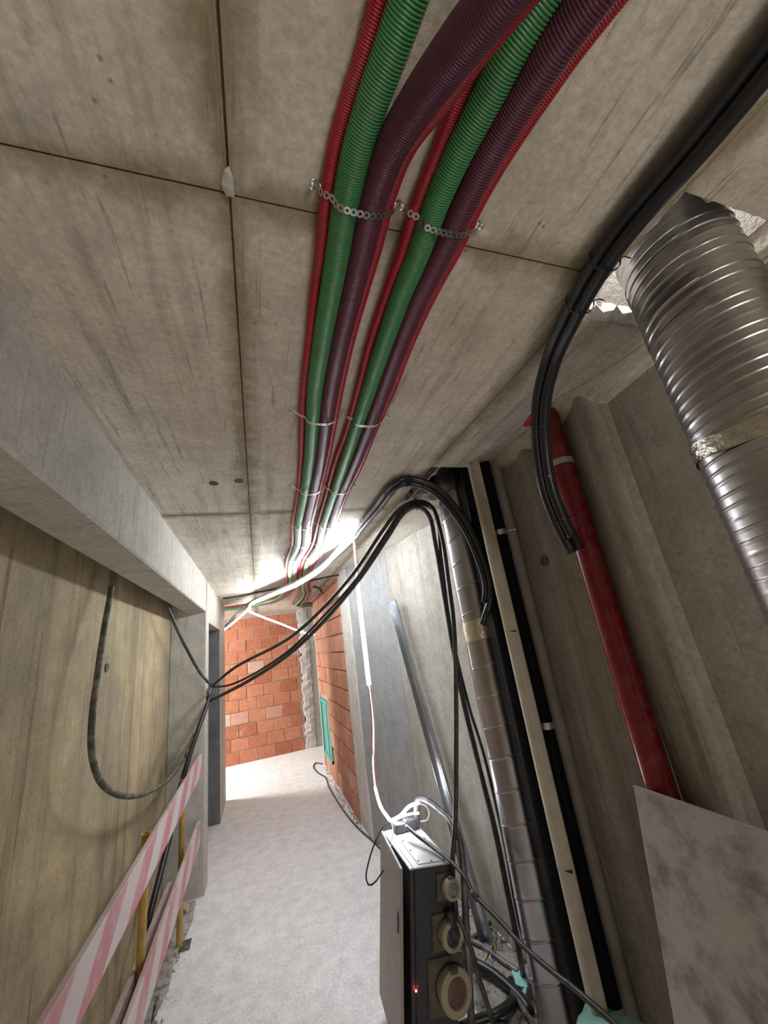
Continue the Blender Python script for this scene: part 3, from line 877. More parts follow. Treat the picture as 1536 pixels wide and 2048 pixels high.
c6 = tag(tube('power_cable', KD, 0.019, M['black'], sides=12, step=0.03), 'thick black hose dropping from the column knot behind the barrier boards', 'cable')

# ------------------------------------------------------------------ light ropes
LR = [tuple(p) for p in [(0.672, 2.611, 2.52), (0.629, 2.703, 2.495), (0.547, 3.452, 2.45), (0.374, 4.063, 2.42), (0.166, 4.575, 2.42), (-0.078, 5.378, 2.44)]]
LR2 = [LR[-1], (-0.22, 6.72, 2.45), (-0.46, 6.95, 2.30), (-0.85, 7.3, 2.1)]
rope = thing('light_rope', 'glowing white light rope along the black conduits below the ceiling', 'light', LR[0])
under(tube('glowing_tube', LR[:4], 0.0175, M['glow'], sides=10, step=0.05), rope)
under(tube('glowing_tube', LR[3:], 0.0165, M['glow_end'], sides=10, step=0.05), rope)
under(tube('glowing_tube', LR2, 0.014, M['glow_soft'], sides=10, step=0.05), rope)
HR = [(0.72, 2.796, 2.571), (0.72, 2.811, 2.404), (0.72, 2.82, 2.251), (0.72, 2.829, 1.975), (0.72, 2.829, 1.731), (0.72, 2.829, 1.499), (0.72, 2.829, 1.278), (0.715, 2.873, 1.12), (0.71, 2.93, 0.99), (0.705, 2.923, 0.862), (0.7, 2.82, 0.795), (0.69, 2.583, 0.791)]
hang = thing('light_rope', 'light rope hanging from the ceiling down to the switch cabinet', 'light', HR[0])
under(tube('wire', HR[0:3], 0.0048, M['glow_low'], sides=8, step=0.03), hang)  # unlit wire, brightened by faint emission
under(tube('glowing_tube', HR[2:6], 0.0155, M['glow_soft'], sides=10, step=0.04), hang)
under(tube('wire', HR[5:10], 0.0045, M['glow_low'], sides=8, step=0.03), hang)  # no lamp here either: glow added to make the wire look white
under(tube('glowing_tube', HR[9:12], 0.0085, M['glow_end'], sides=10, step=0.03), hang)
RW = [(p[0] + 0.012, p[1] - 0.006, p[2]) for p in HR[6:9]]
RW = [HR[5], (HR[6][0] - 0.008, HR[6][1], HR[6][2])] + [(HR[7][0] - 0.009, HR[7][1], HR[7][2]), (HR[8][0] + 0.009, HR[8][1], HR[8][2]), (HR[9][0] + 0.006, HR[9][1], HR[9][2])]
o = under(tube('red_wire', RW, 0.0042, M['red_wire'], sides=6, step=0.03), hang); o['label'] = 'red wire twisted beside the rope'
o = under(tube('red_wire', [(p[0] + 0.011, p[1], p[2]) for p in HR[0:3]], 0.0035, M['red_wire'], sides=6, step=0.03), hang); o['label'] = 'red wire twisted beside the rope'
R3 = [(-0.095, 5.6, 2.415), (-0.127, 6.2, 2.446), (0.121, 7.3, 2.401), (0.386, 7.6, 2.296), (0.675, 7.9, 2.17), (0.99, 8.2, 2.06), (1.163, 8.3, 2.042)]
tag(tube('light_rope', R3, 0.017, M['glow_low'], sides=10, step=0.05), 'thin white light rope draped across before the end brick wall', 'light')
tag(tube('cable_run', [(-0.438, 5.685, 2.588), (-0.219, 5.615, 2.59), (0.039, 5.42, 2.59), (0.288, 5.217, 2.588), (0.393, 5.077, 2.588)] + [(0.95, 4.6, 2.59)], 0.011, M['cable'], sides=8, step=0.05), 'black cable fixed across the ceiling at the far end of the passage', 'cable')
tag(tube('cable_stub', [(0.717, 5.235, 2.57), (0.768, 5.223, 2.55), (0.798, 5.134, 2.5), (0.78, 4.883, 2.42)], 0.016, M['black'], sides=8, step=0.03), 'short black cable end bent off the ceiling above the side brick wall', 'cable')

# ------------------------------------------------------------------ ducts
def duct_mesh(name, cx, cy, R, z0, z1, dz, nt, ribs, pitch):
    """ribs: list of (offset, height, halfwidth) repeating every pitch along a helix"""
    zs = np.arange(z0, z1 + dz, dz)
    th = np.linspace(0, 2 * math.pi, nt, endpoint=False)
    ZZ, TT = np.meshgrid(zs, th, indexing='ij')
    ph = (ZZ - pitch * TT / (2 * math.pi)) % pitch
    rad = np.full_like(ZZ, R)
    for off, h, w in ribs:
        d = np.abs((ph - off + pitch / 2) % pitch - pitch / 2)
        rad += h * np.clip(1 - d / w, 0, 1)
    V = np.stack([cx + rad * np.cos(TT), cy + rad * np.sin(TT), ZZ], axis=-1)
    return grid_mesh(name, V, caps=False)


def tape_mesh(cx, cy, R, z0, z1, amp):
    zs = np.linspace(z0, z1, 9)
    nt = 72
    th = np.linspace(0, 2 * math.pi, nt, endpoint=False)
    ZZ, TT = np.meshgrid(zs, th, indexing='ij')
    ZZ = ZZ + 0.006 * np.sin(TT * 3 + 1)
    rad = R + amp * rng.random(ZZ.shape)
    return grid_mesh('tape', np.stack([cx + rad * np.cos(TT), cy + rad * np.sin(TT), ZZ], axis=-1), caps=False)


d1 = thing('spiral_duct', 'large ribbed galvanised duct rising through the ceiling opening near the camera', 'duct', (1.058, 0.451, 0.75))
under(link('duct_wall', duct_mesh('duct_wall', 1.058, 0.451, 0.122, 0.75, 3.2, 0.002, 72, [(0.0, 0.003, 0.0032), (0.025, 0.003, 0.0032), (0.052, 0.0012, 0.006)], 0.077), M['galv']), d1)
under(link('tape', tape_mesh(1.058, 0.451, 0.1255, 2.075, 2.115, 0.003), M['tape']), d1)
d2 = thing('spiral_duct', 'smooth galvanised duct standing on the floor against the pile wall', 'duct', (1.154, 1.93, 0.0))
under(link('duct_wall', duct_mesh('duct_wall', 1.154, 1.93, 0.0985, 0.0, 3.1, 0.003, 56, [(0.0, 0.0032, 0.0045)], 0.137), M['galv_dull']), d2)
under(link('tape', tape_mesh(1.154, 1.93, 0.1005, 1.72, 1.82, 0.0025), M['tape']), d2)

# ------------------------------------------------------------------ vertical pipes on the pile wall
def polar(d, az):
    a = math.radians(az)
    return d * math.sin(a), d * math.cos(a)


def clamp_mesh(cx, cy, r, z, h=0.022):
    zs = [z, z, z + h, z + h]
    th = np.linspace(0, 2 * math.pi, 24, endpoint=False)
    rr = [r, r + 0.003, r + 0.003, r]
    V = np.array([[(cx + q * math.cos(t), cy + q * math.sin(t), zz) for t in th] for q, zz in zip(rr, zs)] + [[(cx + r * math.cos(t), cy + r * math.sin(t), z) for t in th]])
    return grid_mesh('clamp', V, caps=False, smooth=False)


x, y = polar(2.03, 33.45)
o = tag(tube('black_pipe', [(x, y, 0.0), (x, y, 1.5), (x, y, 3.0)], 0.036, M['black_matt'], sides=18, step=0.2), 'black foam-wrapped pipe tucked between smooth duct and cream profile', 'pipe')
x, y = polar(1.93, 34.75)
a = math.radians(34.75)
mt = Matrix.Translation((x, y, 0)) @ Matrix.Rotation(-a + 0.25, 4, 'Z')
cp = thing('cream_pipe', 'cream square plastic downpipe between the two black pipes', 'pipe', (x, y, 0.02))
bm = bmesh.new()
box_bm(bm, (-0.029, -0.02, 0.02), (0.029, 0.02, 3.0), mt, bevel=0.005)
for gx in (-0.018, -0.010):
    box_bm(bm, (gx - 0.002, -0.0225, 0.02), (gx + 0.002, -0.019, 3.0), mt)
under(bm_obj('pipe', bm, M['cream']), cp)
for zz in (1.745, 0.86):
    cy_ = lathe('tie', [(0.030, 0), (0.034, 0), (0.034, 0.004), (0.030, 0.004)], (x, y, zz), (0.12, -0.1, 1), M['black'], None, sides=4)
    under(cy_, cp)
x, y = polar(1.97, 36.35)
bp = thing('black_pipe', 'black foam-wrapped pipe between cream downpipe and grey pipe', 'pipe', (x, y, 0.0))
under(tube('pipe', [(x, y, 0.0), (x, y, 1.5), (x, y, 3.0)], 0.0285, M['black_matt'], sides=18, step=0.2), bp)
for zz, mm in ((2.2, M['steel']), (1.335, M['steel']), (0.42, M['greypipe'])):
    under(link('clamp', clamp_mesh(x, y, 0.0295, zz, 0.026), mm), bp)
sc = lathe('screw', [(0, 0), (0.003, 0), (0.003, 0.035), (0.006, 0.036), (0.006, 0.041), (0, 0.042)], (x + 0.02, y - 0.03, 2.213), (0.75, -0.6, 0), M['steel'], None, sides=8)
under(sc, bp)
x, y = polar(2.03, 37.7)
gp = thing('grey_pipe', 'grey plastic downpipe beside the bare pile wall', 'pipe', (x, y, 0.0))
under(tube('pipe', [(x, y, 0.0), (x, y, 1.30), (x, y, 3.0)], 0.033, M['greypipe'], sides=20, step=0.2), gp)
for zz in (2.235, 1.31):
    under(lathe('socket_collar', [(0.033, 0), (0.0355, 0.002), (0.0355, 0.05), (0.033, 0.052)], (x, y, zz), (0, 0, 1), M['greypipe'], None, sides=24), gp)

rp = thing('red_pipe', 'red painted steel fire pipe clamped upright to the pile wall', 'pipe', (1.178, 1.112, 0.0))
px, py, pr_ = 1.172, 1.105, 0.0445
under(tube('pipe', [(px, py, 0.0), (px, py, 1.3), (px + 0.004, py, 2.605)], pr_, M['red_paint'], sides=28, step=0.2), rp)
under(link('clamp', clamp_mesh(px, py, pr_ + 0.001, 2.345, 0.024), M['sheet_edge']), rp)
under(lathe('screw', [(0, 0), (0.0035, 0), (0.0035, 0.05), (0.009, 0.051), (0.009, 0.058), (0, 0.059)], (px + 0.035, py - 0.028, 2.35), (0.93, -0.36, 0), M['steel'], None, sides=10), rp)

# ------------------------------------------------------------------ leaning stud and leaning board
top = (1.19, 3.374, 2.091)
foot = (1.225, 2.68, 0.0)
A = Vector(foot); B_ = Vector((top[0] - 0.035, top[1] - 0.06, top[2]))
ax = (B_ - A).normalized()
e1 = Vector((0.62, -0.78, 0)); e1 = (e1 - ax * ax.dot(e1)).normalized()
e2 = ax.cross(e1)
prof = [(-0.035, 0.038), (-0.035, 0.0), (0.035, 0.0), (0.035, 0.038), (0.035, 0.038), (0.0335, 0.038), (0.0335, 0.0015), (0.010, 0.0015), (0.006, 0.006), (-0.006, 0.006), (-0.010, 0.0015), (-0.0335, 0.0015), (-0.0335, 0.038)]
if e2.dot(Vector((1, 1, 0))) > 0:
    sg = 1
else:
    sg = -1
V = np.array([[tuple(p + e1 * u - e2 * sg * v) for u, v in prof] for p in (A, A.lerp(B_, 0.5), B_)])
stud = tag(link('metal_stud', grid_mesh('metal_stud', V, caps=False, smooth=False), M['stud']), 'galvanised C-profile stud leaning against the pale wall panel', 'metal profile')
for p in stud.data.polygons:
    p.use_smooth = False

p_top = (1.118, 1.15, 1.241)
lean = 0.30
zt = p_top[2]
yl = p_top[1]
xb, xt = 0.895, 1.112
bd = thing('leaning_board', 'dusty white board leaning against the red pipe near the camera', 'board', (xb, 0.6, 0.0))
L = math.hypot(xt - xb, zt)
ang = math.atan2(xt - xb, zt)
mt = Matrix.Translation((xb, yl, 0.004)) @ Matrix.Rotation(ang, 4, 'Y')
under(box('face', (0, -1.5, 0), (0.010, 0, L), M['sheet'], mtx=mt, bevel=0.0015), bd)
under(box('edge', (0.0, -1.5, L), (0.010, 0, L + 0.004), M['sheet_edge'], mtx=mt), bd)

# ------------------------------------------------------------------ switch cabinet in its tube stand
th = math.radians(8.5)
MC = Matrix.Translation((0.664, 2.145, 0.752)) @ Matrix.Rotation(th, 4, 'Y')    # local: x right, y away, z up (top at 0)
W, D_, H_ = 0.195, 0.43, 0.70
cab = thing('switch_cabinet', 'dark site power cabinet with three round sockets leaning in a tube stand', 'electrical cabinet', (0.60, 2.3, 0.0))


def cbox(name, lo, hi, mat, bevel=0.003, m=None):
    return under(box(name, lo, hi, mat, mtx=(m or MC), bevel=bevel), cab)


cbox('housing', (0, 0, -H_), (W, D_, -0.006), M['cab'], 0.006)
cbox('top_plate', (-0.006, -0.006, -0.006), (W + 0.004, D_ + 0.004, 0.0), M['cab_top'], 0.002)
cbox('cover_plate', (0.028, 0.02, 0.0), (W - 0.02, D_ - 0.10, 0.0025), M['cab_top'], 0.001)
for u, v in ((0.04, 0.05), (0.04, 0.16), (0.04, 0.27), (W - 0.03, 0.03), (W - 0.03, 0.16), (W - 0.03, 0.27), (0.1, 0.03)):
    o = lathe('screw', [(0.005, 0), (0.005, 0.002), (0, 0.003)], MC @ Vector((u, v, 0.0025)), MC.to_3x3() @ Vector((0, 0, 1)), M['socket_dark'], None, sides=8)
    under(o, cab)
cbox('door_lip', (-0.022, 0.004, -H_ + 0.01), (-0.002, D_ - 0.004, -0.008), M['cab'], 0.002)
cbox('lip_edge', (-0.024, 0.0, -0.010), (-0.004, D_, -0.002), M['cab_top'], 0.001)
MD = MC @ Matrix.Translation((-0.026, D_ - 0.002, 0)) @ Matrix.Rotation(math.radians(-4.2), 4, 'Z')
door = cbox('door', (-0.014, -D_, -H_ + 0.03), (0, 0, 0.004), M['door'], 0.003, MD)
o = box('latch', (-0.018, -D_ + 0.03, -0.24), (-0.014, -D_ + 0.048, -0.17), M['socket_dark'], mtx=MD)
o.parent = door
o.parent = None
under(o, cab)
o = lathe('indicator', [(0.004, 0), (0.004, 0.003), (0, 0.004)], MC @ Vector((-0.004, -0.004, -0.42)), (0, -1, 0), M['led'], None, sides=8)
under(o, cab); o['label'] = 'small red indicator light'


def csocket(u, w, r, lidmat, tag_label, deep=0.035):
    base = MC @ Vector((u, 0.0, w))
    axd = Vector((0.14, -1, 0.10)).normalized()
    # square flange on the face
    fl = under(box('socket', (u - r * 1.25, -0.012, w - r * 1.25), (u + r * 1.0, 0.0, w + r * 1.25), M['flange'], mtx=MC, bevel=0.004), cab)
    fl['label'] = tag_label
    def sub(o):
        o.parent = fl
        o.matrix_parent_inverse = fl.matrix_world.inverted() if False else Matrix.Translation(cab.location).inverted()
        o.matrix_parent_inverse = Matrix.Identity(4)
        return o
    sub(lathe('collar', [(r * 0.80, 0.0), (r * 0.86, deep), (r, deep + 0.002), (r, deep + 0.022), (r * 0.92, deep + 0.027), (r * 0.66, deep + 0.028), (r * 0.62, deep + 0.018)], base, axd, M['socket'], None, sides=28))
    sub(lathe('lid', [(r * 0.63, deep - 0.005), (r * 0.63, deep + 0.019), (r * 0.5, deep + 0.023), (0, deep + 0.024)], base, axd, lidmat, None, sides=24))
    hb = base + MC.to_3x3() @ Vector((0, -deep - 0.012, r * 0.98))
    sub(box('hinge', (-r * 0.25, -0.010, -0.01), (r * 0.25, 0.010, 0.012), M['flange'], mtx=Matrix.Translation(hb) @ MC.to_3x3().to_4x4(), bevel=0.003))


csocket(0.160, -0.085, 0.042, M['socket_blue'], 'small round socket with a bluish lid')
csocket(0.145, -0.245, 0.053, M['socket_dark'], 'middle round socket with a dark lid', 0.045)
csocket(0.150, -0.425, 0.077, M['socket_red'], 'big round socket with a reddish lid', 0.05)
# angled plug hanging under the first socket
axp = MC.to_3x3() @ Vector((0.1, -0.15, -1))
o = lathe('plug', [(0.016, 0), (0.020, 0.01), (0.020, 0.05), (0.026, 0.055), (0.026, 0.085), (0.016, 0.095), (0, 0.096)], MC @ Vector((0.155, -0.05, -0.155)), axp, M['socket_dark'], None, sides=16)
under(o, cab)
# tube stand
tp = lambda u, v, w: tuple(MC @ Vector((u, v, w)))
HT = [tp(W - 0.02, D_ - 0.02, 0.0), tp(W - 0.02, D_ - 0.02, 0.10), tp(W - 0.015, D_ - 0.035, 0.145), tp(W + 0.01, D_ - 0.09, 0.155), tp(W + 0.03, 0.16, 0.15), tp(W + 0.037, 0.06, 0.14), tp(W + 0.045, 0.0, 0.09), tp(W + 0.048, -0.02, 0.0), tp(W + 0.045, -0.03, -0.2), tp(W + 0.04, -0.04, -0.74)]
under(tube('tube_stand', HT, 0.0165, M['frame_tube'], sides=14, step=0.02), cab)

# black connector lying on the cabinet with its bright rope end
cn = thing('rope_connector', 'black plug connector block lying on top of the switch cabinet', 'connector', tp(0.07, D_ - 0.06, 0.0))
MN = MC @ Matrix.Translation((0.03, D_ - 0.075, 0.0025)) @ Matrix.Rotation(0.12, 4, 'Z')
bm = bmesh.new()
box_bm(bm, (0.0, 0, 0.0), (0.06, 0.05, 0.045), MN, 0.004)
box_bm(bm, (0.06, 0.004, 0.004), (0.13, 0.046, 0.055), MN, 0.004)
for q in range(4):
    box_bm(bm, (0.07 + q * 0.014, 0.002, 0.006), (0.076 + q * 0.014, 0.048, 0.057), MN, 0.001)
under(bm_obj('body', bm, M['socket_dark']), cn)
e = [(0.684, 2.55, 0.801), (0.734, 2.515, 0.824), (0.783, 2.479, 0.869), (0.833, 2.442, 0.888)]
lp2 = thing('light_rope', 'short bright light rope end arching above the cabinet connector', 'light', e[0])
under(tube('glowing_tube', e, 0.0085, M['glow_end'], sides=10, step=0.02), lp2)
e2_ = [(0.686, 2.528, 0.805), (0.744, 2.491, 0.829), (0.793, 2.455, 0.841), (0.822, 2.435, 0.842)]
under(tube('glowing_tube', e2_, 0.0055, M['glow_end'], sides=8, step=0.02), lp2)
lw = [(0.83, 2.432, 0.889), (0.854, 2.392, 0.881), (0.861, 2.368, 0.856), (0.845, 2.374, 0.824), (0.817, 2.405, 0.813)]
under(tube('white_wire', lw, 0.0035, M['white_wire'], sides=6, step=0.01), lp2)
bl = [(0.682, 2.53, 0.813), (0.63, 2.502, 0.806), (0.564, 2.477, 0.756), (0.511, 2.447, 0.693), (0.487, 2.432, 0.642), (0.494, 2.42, 0.614), (0.534, 2.442, 0.606), (0.594, 2.49, 0.617), (0.675, 2.573, 0.611)]
tag(tube('lead_wire', bl, 0.0042, M['cable'], sides=8, step=0.02), 'thin black lead looping beside the cabinet door', 'cable')
tag(tube('lead_wire', [(0.673, 2.511, 0.814), (0.66, 2.432, 0.804), (0.625, 2.379, 0.765), (0.601, 2.344, 0.752)], 0.0025, M['white_wire'], sides=6, step=0.02), 'thin pale lead hanging over the cabinet door top', 'cable')
sp = [(0.742, 2.45, 0.796), (0.765, 2.38, 0.778), (0.804, 2.261, 0.758), (0.833, 2.079, 0.751), (0.842, 1.978, 0.736), (0.842, 1.902, 0.708), (0.862, 1.749, 0.689), (0.871, 1.632, 0.678), (0.887, 1.509, 0.676), (0.901, 1.395, 0.684), (0.911, 1.279, 0.688), (0.93, 1.177, 0.682)]
scb = thing('supply_cable', 'dusty dark cable from the cabinet lid slanting across before the smooth duct', 'cable', sp[3])
under(tube('cable', sp, 0.0088, M['cable'], sides=10, step=0.02), scb)
under(tube('brown_tape', [(0.834, 1.911, 0.716), (0.837, 1.893, 0.71), (0.842, 1.88, 0.701)], 0.0125, M['socket_dark'], sides=10, step=0.01), scb)
s2 = [(0.799, 2.017, 0.588), (0.795, 1.965, 0.564), (0.789, 1.903, 0.534), (0.775, 1.844, 0.494), (0.762, 1.773, 0.461), (0.753, 1.723, 0.429)]
tag(tube('socket_cable', s2, 0.009, M['cable'], sides=10, step=0.02), 'black cable hanging steeply from the middle socket plug', 'cable')

# ------------------------------------------------------------------ floor clutter behind the cabinet
def ftube(name, pts, r, mat, lab, **k):
    return tag(tube(name, pts, r, mat, sides=12, step=0.02, **k), lab, 'hose')


FL = {'a': [(1.017, 2.672, 0.05), (1.062, 2.549, 0.06), (1.113, 2.456, 0.055), (1.142, 2.363, 0.05), (1.164, 2.273, 0.04), (1.166, 2.215, 0.03)], 'b': [(1.127, 2.762, 0.03), (1.177, 2.672, 0.03), (1.212, 2.545, 0.03), (1.254, 2.421, 0.03)], 'c': [(1.187, 2.406, 0.03), (1.156, 2.34, 0.03), (1.095, 2.287, 0.04), (1.002, 2.263, 0.05), (0.902, 2.278, 0.05), (0.826, 2.283, 0.05)], 'd': [(1.119, 2.264, 0.06), (1.056, 2.23, 0.07), (0.972, 2.228, 0.07), (0.977, 2.224, 0.05), (1.029, 2.204, 0.04)], 'e': [(1.086, 1.999, 0.12), (1.111, 2.023, 0.16), (1.163, 2.042, 0.19), (1.209, 2.023, 0.21), (1.233, 1.965, 0.22), (1.229, 1.883, 0.22), (1.23, 1.801, 0.2)], 'f': [(1.252, 3.026, 0.02), (1.305, 3.016, 0.02), (1.334, 2.965, 0.025), (1.365, 2.918, 0.02)], 'g': [(1.089, 2.753, 0.03), (1.178, 2.76, 0.03), (1.27, 2.785, 0.03), (1.313, 2.808, 0.03)], 'h': [(1.149, 2.352, 0.05), (1.136, 2.272, 0.05), (1.131, 2.188, 0.05), (1.127, 2.11, 0.05)]}
ftube('hose', FL['a'], 0.021, M['black'], 'thick black hose curving across the rubble behind the cabinet')
ftube('hose', FL['b'], 0.013, M['frame_tube'], 'grey dusty tube lying straight on the rubble')
ftube('hose', FL['c'], 0.018, M['black'], 'black hose curl at the foot of the cabinet stand')
ftube('hose', FL['d'], 0.015, M['black'], 'second smaller black hose curl behind the first curl')
ftube('hose', FL['e'], 0.018, M['frame_tube'], 'grey dusty hose arched up before the smooth duct foot')
ftube('hose', FL['f'], 0.013, M['frame_tube'], 'short grey hose piece beside the pink brick shard')
ftube('hose', FL['g'], 0.012, M['dusty_cable'], 'short bent grey hose beside the small turquoise scrap')
ftube('hose', FL['h'], 0.012, M['dusty_cable'], 'dusty thin hose running towards the duct foot')


def scrap(name, poly, thick, mat, lab, cat, jag=0.004):
    """flat irregular piece; poly = world points of its rim"""
    P = []
    n = len(poly)
    for i in range(n):
        a, b = np.array(poly[i]), np.array(poly[(i + 1) % n])
        for t in (0, 0.25, 0.5, 0.75):
            P.append(a * (1 - t) + b * t + rng.normal(0, jag, 3))
    P = np.array(P)
    nrm = np.cross(P[4] - P[0], P[8] - P[0]); nrm /= np.linalg.norm(nrm)
    if nrm[2] < 0:
        nrm = -nrm
    m_ = len(P)
    verts = [tuple(p) for p in P] + [tuple(p + nrm * thick) for p in P]
    faces = [tuple(range(m_))[::-1], tuple(range(m_, 2 * m_))] + [(i, (i + 1) % m_, m_ + (i + 1) % m_, m_ + i) for i in range(m_)]
    o = link(name, mesh_np(name, verts, faces, smooth=False), mat)
    return tag(o, lab, cat)


scrap('foam_scrap', [(1.234, 2.468, 0.02), (1.267, 2.403, 0.05), (1.241, 2.307, 0.06), (1.195, 2.276, 0.05), (1.199, 2.366, 0.02)], 0.008, M['cyan'], 'turquoise foam scrap standing beside the duct foot', 'foam')
scrap('foam_scrap', [(1.214, 2.759, 0.01), (1.265, 2.704, 0.03), (1.233, 2.669, 0.03), (1.215, 2.727, 0.01)], 0.006, M['cyan'], 'small turquoise foam scrap by the bent grey hose', 'foam')
scrap('foam_scrap', [(1.095, 1.649, 0.424), (1.136, 1.585, 0.436), (1.17, 1.433, 0.473), (0.948, 1.53, 0.468)], 0.008, M['cyan'], 'large turquoise foam offcut at the foot of the cream downpipe', 'foam')
o = lathe('pipe_offcut', [(0.026, 0), (0.026, 0.05), (0.022, 0.05), (0.022, 0.002)], (1.348, 2.602, 0.012), (0.05, -0.1, 1), M['greypipe'], None, sides=20)
tag(o, 'short grey pipe ring offcut beside the smooth duct', 'pipe offcut')
ct = thing('yellow_cord', 'tangled straw-yellow cord on the rubble', 'cord', (1.247, 2.68, 0.02))
under(tube('strand', [(1.274, 2.695, 0.02), (1.226, 2.643, 0.03), (1.186, 2.631, 0.02), (1.144, 2.595, 0.02)], 0.004, M['yellow_rope'], sides=6, step=0.01), ct)
under(tube('strand', [(1.258, 2.677, 0.03), (1.23, 2.626, 0.02), (1.176, 2.59, 0.03), (1.17, 2.564, 0.02)], 0.0035, M['yellow_rope'], sides=6, step=0.01), ct)
tag(tube('yellow_cord', [(1.269, 2.987, 0.02), (1.292, 2.929, 0.02), (1.334, 2.893, 0.02), (1.336, 2.861, 0.02)], 0.006, M['yellow_rope'], sides=6, step=0.01), 'short yellow cord beside the pink brick shard', 'cord')


def stone_mesh(r, seed):
    b2 = bmesh.new()
    bmesh.ops.create_icosphere(b2, subdivisions=1, radius=r)
    rr = random.Random(seed)
    for v in b2.verts:
        v.co *= rr.uniform(0.65, 1.15)
        v.co.z *= 0.7
    me = bpy.data.meshes.new('stone')
    b2.to_mesh(me); b2.free()
    return me


def brick_shard(p, s, seed, lab, mat, name='brick_shard', cat='brick shard'):
    me = stone_mesh(s, seed)
    o = link(name, me, mat)
    o.location = (p[0], p[1], s * 0.35)
    return tag(o, lab, cat)


brick_shard((1.337, 3.069, 0.03), 0.07, 3, 'dusty pink brick shard against the wall behind the cabinet', M['brick_side'])
brick_shard((0.047, 8.622, 0.0), 0.10, 5, 'flat brick rubble lump at the foot of the end brick wall', M['mortar'], 'mortar_lump', 'mortar')
brick_shard((-0.625, 4.156, 0.0), 0.06, 8, 'pinkish wood chip heap at the column foot', M['wood'], 'wood_scrap', 'wood scrap')

# rubble strips: crumbs nobody could count
def crumbs(name, pts, n, spread, smin, smax, mat, lab):
    V, F = [], []
    base = np.array([[0, 0, 1], [0.9, 0, -0.1], [-0.45, 0.78, 0], [-0.45, -0.78, 0.1], [0.1, 0.1, -0.6]])
    fc = [(0, 1, 2), (0, 2, 3), (0, 3, 1), (4, 2, 1), (4, 3, 2), (4, 1, 3)]
    P = np.array(pts)
    for i in range(n):
        k = rng.integers(0, len(P) - 1)
        c = P[k] + (P[k + 1] - P[k]) * rng.random() + np.array((*(rng.normal(0, spread, 2)), 0))
        s = smin + (smax - smin) * rng.random() ** 3
        a = rng.random() * 6.28
        Rm = np.array([[math.cos(a), -math.sin(a), 0], [math.sin(a), math.cos(a), 0], [0, 0, 1]])
        b = len(V)
        for v in base * (s * (0.6 + 0.6 * rng.random((5, 1)))) @ Rm.T:
            V.append((c[0] + v[0], c[1] + v[1], max(0.0, s * 0.4 + v[2])))
        F += [tuple(b + q for q in f) for f in fc]
    o = link(name, mesh_np(name, V, F, smooth=False), mat)
    o['kind'] = 'stuff'
    return tag(o, lab, 'rubble')


crumbs('rubble', [(-0.66, 2.9, 0), (-0.66, 3.6, 0), (-0.68, 4.2, 0)], 900, 0.06, 0.003, 0.016, M['rubble'], 'grey crumbs of rubble along the foot of the yellowed wall')
crumbs('rubble', [(1.1, 2.2, 0), (1.17, 2.7, 0), (1.12, 3.3, 0)], 1500, 0.09, 0.003, 0.020, M['rubble'], 'brown and grey crumbs of rubble behind the switch cabinet')
crumbs('rubble', [(0.93, 4.6, 0), (0.92, 5.6, 0), (0.93, 7.0, 0)], 300, 0.02, 0.004, 0.014, M['rubble'], 'crumbs of mortar along the side brick wall')
# dusty rubble beds
def bed(name, poly, lab):
    n = len(poly)
    c = np.mean(np.array(poly), axis=0)
    verts = [(c[0], c[1], 0.014)] + [(p[0], p[1], 0.001) for p in poly]
    # mid ring
    verts += [((p[0] + c[0]) / 2, (p[1] + c[1]) / 2, 0.013 + 0.006 * rng.random()) for p in poly]
    F = []
    for i in range(n):
        j = (i + 1) % n
        F += [(1 + i, 1 + j, 1 + n + j, 1 + n + i), (1 + n + i, 1 + n + j, 0)]
    o = link(name, mesh_np(name, verts, F), M['rubble'])
    o['kind'] = 'stuff'
    return tag(o, lab, 'dust')


bed('dirt', [(-0.79, 2.4), (-0.63, 2.5), (-0.60, 2.8), (-0.625, 3.1), (-0.57, 3.35), (-0.585, 3.6), (-0.55, 3.8), (-0.53, 4.0), (-0.55, 4.28), (-0.79, 4.28)], 'grey dirt strip along the foot of the yellowed wall')
bed('dirt', [(0.95, 2.1), (1.05, 1.7), (1.32, 1.8), (1.34, 2.4), (1.32, 2.8), (1.25, 3.2), (1.19, 3.48), (1.05, 3.4), (0.98, 3.0)], 'brown dirt bed behind the switch cabinet')

tag(tube('floor_cable', [(0.912, 7.173, 0.008), (0.827, 7.318, 0.008), (0.766, 7.156, 0.008), (0.79, 6.758, 0.008), (0.851, 6.468, 0.008), (0.832, 6.085, 0.008), (0.836, 5.616, 0.008), (0.856, 5.096, 0.008), (0.895, 4.651, 0.008), (0.955, 4.293, 0.008), (0.999, 3.963, 0.008)], 0.0085, M['cable'], sides=8, step=0.03), 'thin dark cable lying on the floor along the side brick wall', 'cable')

# ------------------------------------------------------------------ barrier of striped boards
bar = thing('barrier', 'red and white striped board barrier on yellow posts along the left wall', 'barrier', (-0.55, 2.8, 0.0))


def plank(name, p0, p1, h, t, mat, tilt=0.0):
    """p0, p1: top front edge ends; board hangs h below, t thick towards the wall"""
    a, b = Vector(p0), Vector(p1)
    d = (b - a).normalized()
    up = Vector((0, 0, 1)); up = (up - d * up.dot(d)).normalized()
    side = d.cross(up)
    if side.x > 0:
        side = -side
    m3 = Matrix((d, side, up)).transposed().to_4x4()
    bm = bmesh.new()
    n = 10
    L = (b - a).length
    box_bm(bm, (0, 0, -h), (L, t, 0), Matrix.Translation(a) @ m3, bevel=0.003)
    return under(bm_obj(name, bm, mat), bar)


def fit_line(*v):
    return v


